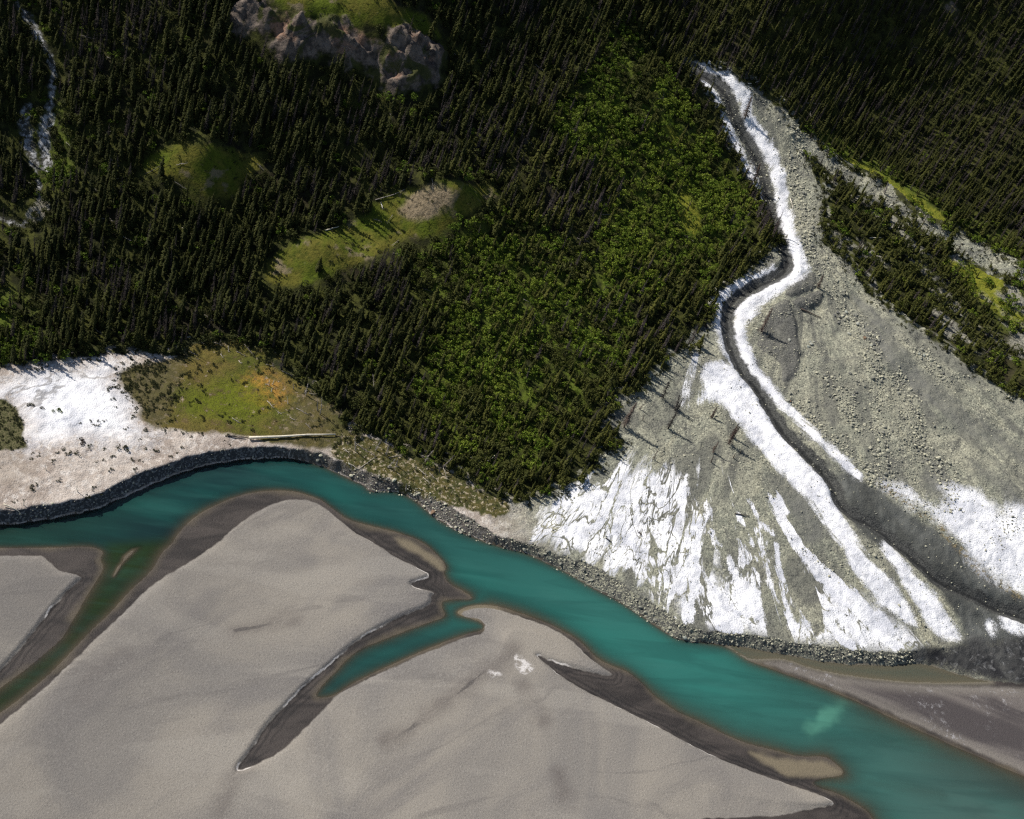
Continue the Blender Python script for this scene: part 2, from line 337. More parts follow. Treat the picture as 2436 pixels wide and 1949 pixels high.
low = np.where(dW > 0, bed, shore)
low = np.where(dP > 0, -np.minimum(.18, dP * .06), low)
wS = 1.0 + 11 * sm(dC, 2, 16)
low = low + np.where(dS > 0, 0.75 * sm(dS, 0, 1, ) if False else 0.75 * np.clip(dS / wS, 0, 1) ** .8, 0) + np.where(dS > 0, (fbm(XX / 25, YY / 25, 51) - .5) * .5 * sm(dS, 2, 15), 0)
low = low + np.where(dS3 > 0, 0.35 * sm(dS3, 0, 8), 0)
prof = tt ** 0.75
ZG = np.where(inE, Z0, np.where(inT, np.maximum(low, .05) * (1 - prof) + prof * Z0, low)).astype(np.float32)
band = np.where(inT & ~inE, np.sin(np.pi * tt), 0)
ZG += (band * (fbm(XX / 1.6, YY / 1.6, 61, 3) - .5) * 1.0).astype(np.float32)


def on(P, closed=True, it=2):
    return march(smooth_line(P, closed, it), ZG)[:, :2]


main = on(MAINCH, False)
dM = line_field(main, 25)
# the creek has cut down into the fan
cut = 1.5 * np.exp(-(dM / 2.3) ** 2) - .5 * np.exp(-((dM - 4.2) / 2.0) ** 2)
ZG -= (cut * inE * sm(sE, 0, 8)).astype(np.float32)
creek = np.full(XX.shape, 30, np.float32)
for k, c in enumerate(CREEK):
    creek = np.minimum(creek, line_field(on(c, False), 20) + (.5 if k == 0 else (-.2 if k < 3 else .8)))
ZG -= (2.2 * np.exp(-(creek / 5) ** 2)).astype(np.float32)
dRock = poly_field(on(ROCK)); dRock2 = poly_field(on(ROCK2)); dRock = np.maximum(dRock, dRock2) + 11 * (fbm(XX / 9, YY / 9, 38, 4) - .5) - .6
rk = sm(dRock, -1, 3)
rn = fbm(XX / 7, YY / 5, 31, 5)
ZG += (rk * ((1 - np.abs(2 * rn - 1)) * 7.0 - 3.4 + (fbm(XX / 2.4, YY / 2.4, 35, 4) - .5) * 3.0)).astype(np.float32)
dLobe = np.full(XX.shape, -30, np.float32)
for p in GREYLOBE:
    dLobe = np.maximum(dLobe, poly_field(on(p)))
ZG += (np.clip(dLobe / 1.5, 0, 1) * .8).astype(np.float32)
dFor = np.maximum(poly_field(on(FOREST, it=1)), poly_field(on(ISLE, it=1)))
dIsle = poly_field(on(ISLE, it=1))
# stony roughness of fan and terrace
fanm = inE & (dFor < 1)
ZG += (fanm * sm(sE, 0, 3) * ((fbm(XX / 1.3, YY / 1.3, 41, 3) - .5) * .55 + (fbm(XX / 9, YY / 9, 43, 3) - .5) * 1.2)).astype(np.float32)


def union(polys, it=2):
    d = np.full(XX.shape, -30, np.float32)
    for p in polys:
        d = np.maximum(d, poly_field(on(p, it=it)))
    return d


dK = union([KNOLL1, KNOLL2, ROCKTOP]); dBald = union([BALD]); dMead = union([MEADOW]); dBank = union([BANKG])
dWhite = union(WHITE_P); dWS = union(WHITE_SOFT); dDel = union([DELTA]); dTan = union(TANS)
for p, w in WHITE_L:
    dWhite = np.maximum(dWhite, w - line_field(on(p, False), 25))
dLens = np.full(XX.shape, -25, np.float32)
for p, w in LENS:
    dLens = np.maximum(dLens, w * .8 - line_field(on(p, False), 20))
dWF = union([WHITE_FAN]); dFL = union([FANLOW]); dGF = union(GREYFLOW[:1]); dG2 = union(GREYFLOW[1:])
dWT = union([WHITET]); dBL = union([BUSHL]); dRoad = union([ROADR]); dShr = union(SHRUBZ); dM2 = union(MEADOWS2); dMound = union([LEFTMOUND])
dSalt = union(SALT)
dOch = line_field(on(pl('2085,1150 2150,1190 2215,1235 2270,1290 2300,1330 2350,1372 2400,1405 2470,1445'), False), 25)
dDamp = np.full(XX.shape, 30, np.float32)
for p in DAMP:
    dDamp = np.minimum(dDamp, line_field(on(p, False), 25))
APEX = march([[1665, 800]], ZG)[0]; APEX2 = march([[1915, 540]], ZG)[0]
mg = march([[575, 950], [625, 930], [470, 960]], ZG)


# ------------------------------------------------------------------ node helper
class NT:
    def __init__(s, name):
        s.m = bpy.data.materials.new(name); s.m.use_nodes = True
        s.t = s.m.node_tree; s.t.nodes.clear(); s.c = {}

    def n(s, kind, **kw):
        o = s.t.nodes.new(kind)
        for k, v in kw.items():
            setattr(o, k, v)
        return o

    def put(s, sock, v):
        if hasattr(v, 'is_output'):
            s.t.links.new(v, sock)
        elif isinstance(v, (tuple, list)) and len(v) == 3 and sock.type == 'RGBA':
            sock.default_value = (*v, 1)
        else:
            sock.default_value = v

    def attr(s, name):
        if name not in s.c:
            s.c[name] = s.n('ShaderNodeAttribute', attribute_name=name).outputs['Fac']
        return s.c[name]

    def pos(s):
        if 'pos' not in s.c:
            s.c['pos'] = s.n('ShaderNodeNewGeometry').outputs['Position']
        return s.c['pos']

    def noise(s, scale, detail=3, vec=None, rough=.55, dist=0.0, col=False):
        o = s.n('ShaderNodeTexNoise')
        s.put(o.inputs['Vector'], vec if vec is not None else s.pos())
        o.inputs['Scale'].default_value = scale; o.inputs['Detail'].default_value = detail
        o.inputs['Roughness'].default_value = rough; o.inputs['Distortion'].default_value = dist
        return o.outputs['Color' if col else 'Fac']

    def voro(s, scale, vec=None, out='Color', feature='F1'):
        o = s.n('ShaderNodeTexVoronoi', feature=feature)
        s.put(o.inputs['Vector'], vec if vec is not None else s.pos())
        o.inputs['Scale'].default_value = scale
        return o.outputs[out]

    def ma(s, op, a, b=0.0, c=0.0):
        o = s.n('ShaderNodeMath', operation=op)
        s.put(o.inputs[0], a); s.put(o.inputs[1], b)
        if op in ('MULTIPLY_ADD',):
            s.put(o.inputs[2], c)
        return o.outputs[0]

    def sm(s, x, a, b, lo=0.0, hi=1.0):
        o = s.n('ShaderNodeMapRange', interpolation_type='SMOOTHSTEP')
        s.put(o.inputs['Value'], x)
        for k, v in zip(('From Min', 'From Max', 'To Min', 'To Max'), (a, b, lo, hi)):
            s.put(o.inputs[k], v)
        return o.outputs[0]

    def mix(s, f, a, b, blend='MIX'):
        o = s.n('ShaderNodeMix', data_type='RGBA', blend_type=blend)
        s.put(o.inputs[0], f); s.put(o.inputs[6], a); s.put(o.inputs[7], b)
        return o.outputs[2]

    def vec(s, x, y, z=0.0):
        o = s.n('ShaderNodeCombineXYZ')
        for i, v in enumerate((x, y, z)):
            s.put(o.inputs[i], v)
        return o.outputs[0]

    def sep(s, v):
        o = s.n('ShaderNodeSeparateXYZ'); s.put(o.inputs[0], v)
        return o.outputs

    def mapping(s, scale, rot=0.0):
        o = s.n('ShaderNodeMapping', vector_type='TEXTURE'); s.put(o.inputs['Vector'], s.pos())
        o.inputs['Scale'].default_value = tuple(1 / q for q in scale); o.inputs['Rotation'].default_value = (0, 0, rot)
        return o.outputs[0]

    def bump(s, h, strength=.5, dist=.3):
        o = s.n('ShaderNodeBump'); s.put(o.inputs['Height'], h)
        o.inputs['Strength'].default_value = strength; o.inputs['Distance'].default_value = dist
        return o.outputs[0]

    def out(s, col, rough=.9, normal=None, spec=.25, extra=None):
        b = s.n('ShaderNodeBsdfPrincipled')
        s.put(b.inputs['Base Color'], col); s.put(b.inputs['Roughness'], rough)
        s.put(b.inputs['Specular IOR Level'], spec)
        if normal is not None:
            s.put(b.inputs['Normal'], normal)
        o = s.n('ShaderNodeOutputMaterial')
        s.t.links.new(b.outputs[0], o.inputs['Surface'])
        return s.m


def jit(t, d, scale, amp, detail=4):
    """an outline distance, roughened by noise"""
    return t.ma('MULTIPLY_ADD', t.ma('SUBTRACT', t.noise(scale, detail), .5), amp, d)


# ---- floodplain: sand, mud, silt
t = NT('river_sand')
grain = t.noise(1.9, 6, rough=.8); big = t.noise(.022, 4, dist=1.0); mid = t.noise(.07, 5, t.mapping((1, .35, 1), -.5), dist=.8)
ds = jit(t, t.attr('d_sand'), .35, 1.3, 6); dw = t.attr('d_water'); dcut = t.attr('d_cut')
sand = t.mix(t.sm(big, .36, .64), (.205, .190, .174), (.290, .262, .224))
sand = t.mix(t.sm(mid, .44, .72, 0, .65), sand, (.165, .153, .146))
sand = t.mix(t.sm(t.noise(.06, 6, t.mapping((1, .25, 1), -1.2), dist=1.0), .50, .62, 0, .35), sand, (.345, .318, .278))
fln = t.sm(t.ma('ABSOLUTE', t.ma('SUBTRACT', t.noise(.028, 4, t.mapping((1, .3, 1), -.9), dist=.7), .5)), .002, .022, .38, 0)
sand = t.mix(t.ma('MULTIPLY', fln, t.sm(t.noise(.03, 3), .42, .58)), sand, (.12, .11, .105))
damp = t.ma('MULTIPLY', t.sm(jit(t, t.attr('d_damp'), .10, 9, 6), -.5, 4.5, .55, 0), t.sm(t.noise(.12, 6, t.mapping((1, .4, 1), -.5)), .3, .6))
sand = t.mix(damp, sand, (.115, .098, .09))
sand = t.mix(t.ma('MULTIPLY', t.sm(jit(t, t.attr('d_damp'), .2, 2.2, 5), .1, .5, .7, 0), t.sm(t.noise(.05, 3), .46, .56)), sand, (.075, .068, .066))
sand = t.mix(t.sm(grain, .50, .74, 0, .55), sand, (.46, .43, .39))
sand = t.mix(t.sm(grain, .28, .48, .55, 0), sand, (.085, .076, .072))
mud = t.mix(t.sm(t.noise(.16, 6, t.mapping((1, .3, 1), -1.1), dist=1.0), .36, .64), (.026, .022, .021), (.060, .050, .045))
wav = t.ma('SINE', t.ma('MULTIPLY', jit(t, t.attr('d_sand'), .09, 4.5), 3.9))
mud = t.mix(t.ma('MULTIPLY', t.sm(wav, .0, .8), t.sm(dcut, 1.5, 5, .5, .05)), mud, (.012, .011, .012))
mud = t.mix(t.ma('MULTIPLY', t.sm(wav, -.5, -.95), t.sm(dcut, .6, 3.5, .10, .0)), mud, (.12, .108, .104))
mud = t.mix(t.sm(jit(t, dw, .09, 7, 5), -2.0, 1.2, 0, .7), mud, (.125, .102, .068))
mud = t.mix(t.sm(t.attr('d_pool'), -2, .5), mud, (.165, .148, .112))
mud = t.mix(t.sm(jit(t, t.attr('d_tan'), .2, 2.5), -1.0, 1.2, 0, .9), mud, (.190, .158, .105))
s3 = t.mix(t.sm(t.noise(.10, 6, t.mapping((1, .22, 1), -1.5), dist=.8), .42, .62), (.070, .060, .060), (.150, .132, .122))
s3 = t.mix(t.sm(t.attr('d_sand3'), .5, 5, .5, 0), s3, (.26, .235, .20))
s3 = t.mix(t.ma('MULTIPLY', t.sm(t.noise(.55, 6, rough=.75), .54, .66), t.sm(t.noise(.05, 3), .45, .6)), s3, (.40, .39, .40))
s3 = t.mix(t.sm(grain, .3, .5, .4, 0), s3, (.04, .036, .038))
mud = t.mix(t.sm(jit(t, t.attr('d_sand3'), .2, 2), -.6, 1.2), mud, s3)
col = t.mix(t.sm(ds, -.25, .35), mud, sand)
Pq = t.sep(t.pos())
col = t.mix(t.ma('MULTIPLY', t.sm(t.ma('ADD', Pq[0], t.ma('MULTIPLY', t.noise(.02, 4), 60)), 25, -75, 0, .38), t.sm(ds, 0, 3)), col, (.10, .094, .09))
# thin pale salt rim along the drying edges, and salt crusts
rim = t.ma('MULTIPLY', t.sm(t.ma('ABSOLUTE', t.ma('SUBTRACT', ds, .25)), .06, .30, 1, 0), t.sm(t.noise(.11, 3), .52, .62))
rim = t.ma('MULTIPLY', rim, t.sm(dcut, 2, 5, 1, .12))
col = t.mix(rim, col, (.62, .58, .54))
salt = t.ma('MULTIPLY', t.sm(jit(t, t.attr('d_salt'), .4, 3.5, 6), -.3, .9), t.sm(t.noise(.6, 6, rough=.7), .42, .56))
col = t.mix(salt, col, (.62, .59, .57))
nrm = t.bump(t.ma('ADD', t.ma('MULTIPLY', grain, .30), t.ma('MULTIPLY', t.noise(5, 3), .05)), .9, 1.0)
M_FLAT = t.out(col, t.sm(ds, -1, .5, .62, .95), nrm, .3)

# ---- fan, terrace and bank
t = NT('fan_gravel')
P = t.sep(t.pos())
rx = t.ma('SUBTRACT', P[0], float(APEX[0])); ry = t.ma('SUBTRACT', P[1], float(APEX[1]))
ang = t.ma('ARCTAN2', rx, t.ma('MULTIPLY', ry, -1.0))
rad = t.ma('SQRT', t.ma('ADD', t.ma('MULTIPLY', rx, rx), t.ma('MULTIPLY', ry, ry)))
fl = t.vec(t.ma('MULTIPLY', ang, 9.0), t.ma('MULTIPLY', rad, .022), 0.0)
fl2 = t.vec(t.ma('MULTIPLY', ang, 26.0), t.ma('MULTIPLY', rad, .07), 3.0)
streak = t.noise(1.0, 8, fl, .66, .7); streak2 = t.noise(1.0, 7, fl2, .6, 1.2)
rx2 = t.ma('SUBTRACT', P[0], float(APEX2[0])); ry2 = t.ma('SUBTRACT', P[1], float(APEX2[1]))
ang2 = t.ma('ARCTAN2', rx2, t.ma('MULTIPLY', ry2, -1.0))
rad2 = t.ma('SQRT', t.ma('ADD', t.ma('MULTIPLY', rx2, rx2), t.ma('MULTIPLY', ry2, ry2)))
ribs = t.noise(1.0, 7, t.vec(t.ma('MULTIPLY', ang2, 11.0), t.ma('MULTIPLY', rad2, .03), 7.0), .62, .8)
rill = t.noise(1.0, 4, t.vec(t.ma('MULTIPLY', ang, 10.0), t.ma('MULTIPLY', rad, .04), 11.0), .5, .5)
stv = t.ma('MULTIPLY_ADD', t.noise(.9, 2, col=True), 1.0, 0.0) if False else None
stone = t.voro(2.1); stoneF = t.sep(stone); sdist = t.voro(2.1, out='Distance')
fine = t.noise(2.4, 5, rough=.7); patch = t.noise(.07, 5)
grav = t.mix(t.sm(patch, .38, .62), (.245, .250, .195), (.305, .298, .228))
grav = t.mix(t.sm(ribs, .47, .60, 0, .8), grav, (.150, .150, .128))
grav = t.mix(t.sm(ribs, .34, .45, .65, 0), grav, (.30, .285, .205))
grav = t.mix(t.sm(t.noise(.11, 6, dist=1), .54, .66, 0, .6), grav, (.115, .115, .105))
peb = t.sm(stoneF[0], .55, .95, 0, .75)
grav = t.mix(t.ma('MULTIPLY', peb, t.sm(ribs, .58, .40)), grav, (.50, .49, .37))
grav = t.mix(t.sm(stoneF[1], .72, .9, 0, .6), grav, (.07, .07, .065))
grav = t.mix(t.sm(fine, .34, .5, .7, 0), grav, (.065, .065, .058))
grav = t.mix(t.sm(fine, .55, .72, 0, .5), grav, (.46, .45, .35))
grav = t.mix(t.sm(jit(t, t.attr('d_grey'), .13, 6, 6), -1.5, 2, 0, .93), grav, t.mix(t.sm(ribs, .38, .62), (.050, .053, .052), (.125, .13, .122)))
grav = t.mix(t.sm(jit(t, t.attr('d_grey2'), .12, 8, 6), -2, 4, 0, .6), grav, t.mix(t.sm(ribs, .38, .62), (.085, .087, .082), (.17, .17, .155)))
grav = t.mix(t.sm(jit(t, t.attr('d_lobe'), .6, 1.5), -.2, .4, 0, .85), grav, t.mix(t.sm(fine, .35, .62), (.052, .052, .050), (.15, .148, .135)))
# terrace: pinkish beige silt, white flats
beige = t.mix(t.sm(t.noise(.12, 7, dist=.8), .38, .62), (.52, .455, .40), (.33, .275, .235))
beige = t.mix(t.sm(t.noise(.55, 6, rough=.75), .50, .62, 0, .7), beige, (.68, .63, .58))
beige = t.mix(t.sm(fine, .3, .5, .75, 0), beige, (.13, .11, .085))
beige = t.mix(t.sm(t.noise(.035, 5), .54, .66, 0, .5), beige, (.27, .225, .18))
terr = t.attr('terrace')
base = t.mix(terr, grav, beige)
# white silt
wn = t.ma('MULTIPLY_ADD', t.ma('SUBTRACT', fine, .5), 3.4, jit(t, t.attr('d_white'), .16, 4.6, 7))
wn = t.ma('MULTIPLY_ADD', t.ma('SUBTRACT', streak2, .5), 5.0, wn)
wn = t.ma('MULTIPLY_ADD', t.ma('SUBTRACT', t.noise(4.0, 3, rough=.7), .5), 5.0, wn)
wmask = t.sm(wn, -.5, 1.2)
ln = t.ma('MULTIPLY_ADD', t.ma('SUBTRACT', streak, .5), 17.0, jit(t, t.attr('d_lens'), .25, 2.5, 6))
ln = t.ma('MULTIPLY_ADD', t.ma('SUBTRACT', fine, .5), 3.0, ln)
wmask = t.ma('MAXIMUM', wmask, t.sm(ln, -.2, .5))
ws = t.ma('MULTIPLY_ADD', t.ma('SUBTRACT', fine, .5), 9.0, jit(t, t.attr('d_wsoft'), .06, 20, 7))
wsm = t.sm(t.ma('MULTIPLY_ADD', t.ma('SUBTRACT', ribs, .5), 14.0, ws), -2.5, 3.5)
wmask = t.ma('MAXIMUM', wmask, wsm)
spk = t.sm(t.noise(1.9, 5, rough=.75), .32, .42)
edgew = t.sm(t.ma('MULTIPLY_ADD', t.ma('SUBTRACT', streak, .5), 40.0, jit(t, t.attr('d_wfan'), .09, 12, 6)), -3, 4)
streakS = t.ma('MULTIPLY_ADD', t.ma('SUBTRACT', fine, .5), .10, t.noise(1.0, 3, t.vec(t.ma('MULTIPLY', ang, 8.0), t.ma('MULTIPLY', rad, .02), 5.0), .5, .8))
body = t.sm(t.ma('MULTIPLY_ADD', t.sm(t.attr('d_wfan'), -2, 16), .16, t.ma('MULTIPLY_ADD', t.ma('SUBTRACT', t.noise(.06, 4), .5), .4, streakS)), .465, .505)
r1 = t.sm(t.ma('ABSOLUTE', t.ma('SUBTRACT', rill, .5)), t.sm(t.noise(.06, 3), .4, .6, .003, .016), t.sm(t.noise(.06, 3), .4, .6, .012, .034))
r1 = t.ma('MULTIPLY', r1, t.sm(t.ma('ABSOLUTE', t.ma('SUBTRACT', t.noise(1.0, 4, t.vec(t.ma('MULTIPLY', ang, 17.0), t.ma('MULTIPLY', rad, .055), 23.0), .5, .5), .5)), .005, .018))
r2 = t.sm(t.ma('ABSOLUTE', t.ma('SUBTRACT', streak2, .47)), .004, .016)
r2 = t.ma('MAXIMUM', r2, t.sm(t.noise(.05, 3), .52, .44))
fanw = t.ma('MULTIPLY', t.ma('MULTIPLY', edgew, body), t.ma('MULTIPLY', r1, r2))
lowm = t.ma('MULTIPLY', t.sm(jit(t, t.attr('d_flow'), .09, 8), -3, 4), t.sm(t.ma('MULTIPLY_ADD', t.sm(rad, 55, 106), .125, streak), .575, .61))
lowm = t.ma('MULTIPLY', lowm, t.ma('MULTIPLY', r1, t.sm(fine, .36, .46)))
fanw = t.ma('MAXIMUM', fanw, lowm)
tw_ = t.sm(jit(t, t.attr('d_wterr'), .07, 12, 6), -6, 9)
tw_ = t.ma('MULTIPLY', tw_, t.sm(t.ma('MULTIPLY_ADD', t.noise(.8, 5, rough=.7), 1.0, t.ma('MULTIPLY', tw_, .25)), .44, .6))
crack = t.sm(t.voro(.11, t.noise(.25, 3, col=True), 'Distance', 'DISTANCE_TO_EDGE'), .0, .02)
w = t.ma('MAXIMUM', t.ma('MULTIPLY', wmask, spk), t.ma('MAXIMUM', fanw, tw_))
white = t.mix(t.sm(t.noise(.10, 6, dist=1), .40, .68), (.88, .88, .90), (.60, .61, .66))
white = t.mix(t.sm(fine, .30, .42, .6, 0), white, (.34, .34, .34))
wr = t.sm(t.ma('ABSOLUTE', t.ma('SUBTRACT', t.noise(.045, 5, t.mapping((1, .5, 1), -.6), dist=.6), .5)), .004, .016, .75, 0)
white = t.mix(t.ma('MULTIPLY', wr, terr), white, (.26, .25, .245))
white = t.mix(t.sm(t.noise(.22, 6, rough=.7), .52, .66, 0, .55), white, (.50, .50, .52))
col = t.mix(w, base, white)
col = t.mix(t.ma('MULTIPLY', t.sm(jit(t, t.attr('d_ochre'), .2, 4, 5), 2.6, .6), t.sm(t.noise(.7, 6, rough=.75), .50, .58)), col, t.mix(t.sm(fine, .4, .6), (.10, .08, .04), (.28, .235, .15)))
# wet creek bed
dm = jit(t, t.attr('d_main'), .3, 3.2, 5)
col = t.mix(t.sm(dm, 1.9, 2.9, .96, 0), col, t.mix(t.sm(fine, .36, .64), (.026, .027, .027), (.095, .096, .09)))
col = t.mix(t.sm(jit(t, t.ma('ADD', t.attr('d_main'), .3), .25, 2.0), .5, 1.2, .85, 0), col, (.018, .019, .020))
# stony bank
bank = t.sm(jit(t, t.attr('bank'), .6, .5), .05, .3)
bk = t.mix(t.sm(stoneF[2], .3, .9), (.085, .085, .078), (.27, .265, .20))
bk = t.mix(t.sm(terr, .35, .8), bk, t.mix(t.sm(stoneF[2], .5, .95), (.055, .057, .061), (.19, .19, .19)))
bk = t.mix(t.sm(t.attr('d_bankg'), -22, -4, 0, .5), bk, t.mix(t.sm(fine, .4, .6), (.06, .05, .04), (.20, .17, .13)))
col = t.mix(bank, col, bk)
del_ = t.mix(t.sm(ribs, .40, .60), (.026, .026, .028), (.075, .075, .072))
del_ = t.mix(t.sm(t.noise(.3, 6, dist=1.5), .55, .7, 0, .6), del_, (.20, .20, .20))
col = t.mix(t.sm(jit(t, t.attr('d_delta'), .12, 7, 6), -2, 2.5), col, del_)
# grass creeping in: meadow, bank sward, forest margin
gn = jit(t, t.attr('d_mead'), .12, 7, 6)
gcol = t.mix(t.sm(t.noise(.06, 4), .4, .6), (.135, .105, .026), (.085, .095, .014))
gcol = t.mix(t.ma('MULTIPLY', t.sm(t.attr('orange'), .25, .9), t.sm(t.noise(.45, 4), .34, .6)), gcol, (.42, .215, .045))
gcol = t.mix(t.sm(t.attr('lush'), .2, .95, 0, .85), gcol, (.115, .135, .008))
gcol = t.mix(t.sm(fine, .34, .54, .75, 0), gcol, (.035, .031, .010))
gcol = t.mix(t.sm(t.noise(.25, 6, rough=.7), .52, .64, 0, .7), gcol, (.095, .066, .030))
gcol = t.mix(t.sm(t.ma('MULTIPLY_ADD', t.attr('shrubm'), .12, t.noise(.5, 6, rough=.75)), .60, .68, 0, .75), gcol, (.34, .27, .20))
gcol = t.mix(t.ma('MULTIPLY', t.attr('shrubm'), t.sm(t.noise(.4, 5, rough=.7), .48, .58)), gcol, (.028, .036, .012))
gcol = t.mix(t.sm(t.attr('shrubm'), .2, .9, 0, .8), gcol, (.085, .072, .030))
col = t.mix(t.sm(gn, -.4, 1.5), col, gcol)
bg = t.mix(t.sm(t.noise(.5, 4), .4, .6), (.10, .085, .026), (.058, .062, .018))
bg = t.mix(t.sm(fine, .34, .54, .75, 0), bg, (.03, .028, .012))
bg = t.mix(t.sm(t.noise(1.1, 4), .52, .66, 0, .8), bg, (.42, .35, .25))
col = t.mix(t.sm(jit(t, t.attr('d_bankg'), .35, 5, 5), -1.6, -.4), col, bg)
fg = t.mix(t.sm(t.noise(.35, 4), .4, .6), (.024, .027, .010), (.055, .058, .017))
col = t.mix(t.ma('MULTIPLY', t.sm(jit(t, t.attr('d_for'), .3, 5, 5), -.6, .7), t.sm(t.noise(.22, 5), .40, .50)), col, fg)
col = t.mix(t.sm(jit(t, t.attr('d_bushl'), .3, 3, 5), -.4, .7), col, t.mix(t.sm(fine, .4, .6), (.05, .055, .018), (.13, .115, .06)))
hgt = t.ma('ADD', t.ma('MULTIPLY', t.ma('SUBTRACT', .6, sdist), .25), t.ma('MULTIPLY', fine, .55))
M_FAN = t.out(col, .93, t.bump(hgt, t.sm(w, 0, 1, .9, .35), .7) if False else t.bump(hgt, .6, .8), .2)

# ---- wooded slope
t = NT('forest_floor')
fine = t.noise(1.1, 5, rough=.7); pat = t.noise(.05, 5); med = t.noise(.28, 4)
col = t.mix(t.sm(med, .38, .62), (.020, .022, .009), (.060, .064, .016))
col = t.mix(t.sm(fine, .3, .5, .7, 0), col, (.008, .008, .005))
col = t.mix(t.sm(pat, .52, .7, 0, .6), col, (.036, .028, .021))
shr = t.sm(jit(t, t.attr('d_shrub'), .06, 14), -4, 8)
col = t.mix(t.ma('MULTIPLY', shr, t.sm(med, .3, .6)), col, (.095, .125, .018))
gr = t.mix(t.sm(t.noise(.11, 4), .38, .62), (.125, .115, .022), (.085, .110, .012))
gr = t.mix(t.sm(fine, .32, .5, .7, 0), gr, (.025, .032, .006))
gr = t.mix(t.ma('MULTIPLY', t.sm(t.noise(.16, 5), .56, .66), .8), gr, (.21, .165, .11))
gr = t.mix(t.sm(t.noise(.5, 5, rough=.7), .50, .64, 0, .6), gr, (.045, .062, .010))
k = t.sm(jit(t, t.attr('d_knoll'), .22, 5, 5), -1.0, 1.2)
col = t.mix(k, col, gr)
col = t.mix(t.sm(jit(t, t.attr('d_mead2'), .2, 5, 5), -1, 1.5), col, t.mix(t.sm(fine, .35, .6), (.095, .115, .014), (.20, .20, .026)))
bald = t.mix(t.sm(fine, .35, .55), (.13, .10, .062), (.30, .235, .15))
col = t.mix(t.sm(jit(t, t.attr('d_bald'), .3, 4, 5), -1, 1.5), col, bald)
rkc = t.mix(t.sm(t.noise(.3, 6, rough=.7), .36, .62), (.062, .052, .045), (.205, .165, .135))
rkc = t.mix(t.sm(t.noise(.12, 4), .55, .68, 0, .8), rkc, (.28, .165, .11))
rkc = t.mix(t.sm(t.noise(.9, 5, rough=.75), .3, .50, .85, 0), rkc, (.035, .030, .028))
rkc = t.mix(t.sm(t.noise(.10, 6, dist=1), .52, .60, 0, .85), rkc, (.055, .062, .016))
col = t.mix(t.sm(jit(t, t.attr('d_rock'), .3, 4, 5), -.8, .8), col, rkc)
ck = t.mix(t.sm(t.noise(.5, 6, rough=.75), .44, .60), (.07, .068, .06), (.50, .50, .51))
col = t.mix(t.sm(jit(t, t.attr('d_creek'), .22, 4.5, 6), .6, 2.0, .9, 0), col, ck)
isl = t.ma('MULTIPLY', t.sm(t.attr('d_isle'), -1, 1), t.sm(t.noise(.12, 5, t.mapping((1, .35, 1), -2.0)), .49, .58))
col = t.mix(isl, col, t.mix(t.sm(fine, .38, .6), (.10, .10, .085), (.30, .285, .23)))
col = t.mix(t.sm(jit(t, t.attr('d_mound'), .4, 2, 5), -.4, .5), col, t.mix(t.sm(fine, .38, .6), (.14, .13, .10), (.42, .39, .31)))
M_FOREST = t.out(col, .95, t.bump(t.ma('ADD', t.ma('MULTIPLY', fine, .8), med), .7, .8), .1)


# ------------------------------------------------------------------ ground meshes
def grid_mesh(name, Z, cellmask, mats, attrs, kind_label):
    idx = np.arange(NX * NY).reshape(NX, NY)
    q = np.stack([idx[:-1, :-1], idx[1:, :-1], idx[1:, 1:], idx[:-1, 1:]], -1)[cellmask]
    used = np.zeros(NX * NY, bool); used[q.ravel()] = True
    remap = np.cumsum(used) - 1
    q = remap[q].astype(np.int32)
    co = np.stack([XX, YY, Z], -1).reshape(-1, 3)[used].astype(np.float32)
    me = bpy.data.meshes.new(name)
    me.vertices.add(len(co)); me.vertices.foreach_set('co', co.ravel())
    me.loops.add(q.size); me.loops.foreach_set('vertex_index', q.ravel())
    me.polygons.add(len(q)); me.polygons.foreach_set('loop_start', np.arange(0, q.size, 4, dtype=np.int32))
    me.update(calc_edges=True)
    me.polygons.foreach_set('use_smooth', np.ones(len(q), bool))
    for k, v in attrs.items():
        a = me.attributes.new(k, 'FLOAT', 'POINT')
        a.data.foreach_set('value', np.ascontiguousarray(v.reshape(-1)[used], dtype=np.float32))
    me.materials.append(mats)
    o = bpy.data.objects.new(name, me); C.objects.link(o)
    o['kind'] = 'structure'
    if kind_label:
        o['label'] = kind_label
    return o


def cells(m):
    return m[:-1, :-1]


high = inT
forest_cell = cells(high & (dFor > 3.0))
low_cell = cells(~high & (sT < -.2))
fan_cell = ~forest_cell & ~low_cell
gauss = lambda c, s: np.exp(-(((XX - c[0]) / s) ** 2 + ((YY - c[1]) / s) ** 2))
pxg, pyg, _ = project(np.stack([XX, YY, ZG], -1).reshape(-1, 3))
tcen = march([[1120, 1230]], ZG)[0]
tdir = march([[1320, 1190]], ZG)[0] - tcen
terrace = 1 - sm((XX - tcen[0]) * tdir[0] / np.hypot(*tdir[:2]) + (YY - tcen[1]) * tdir[1] / np.hypot(*tdir[:2]), -4, 26)
grid_mesh('river_flats', ZG, low_cell, M_FLAT, dict(d_sand=dS, d_water=dW, d_cut=dC, d_pool=dP, d_sand3=dS3, d_damp=dDamp, d_salt=dSalt, d_tan=dTan), 'pale grey sandbars and dark mud beside the turquoise river')
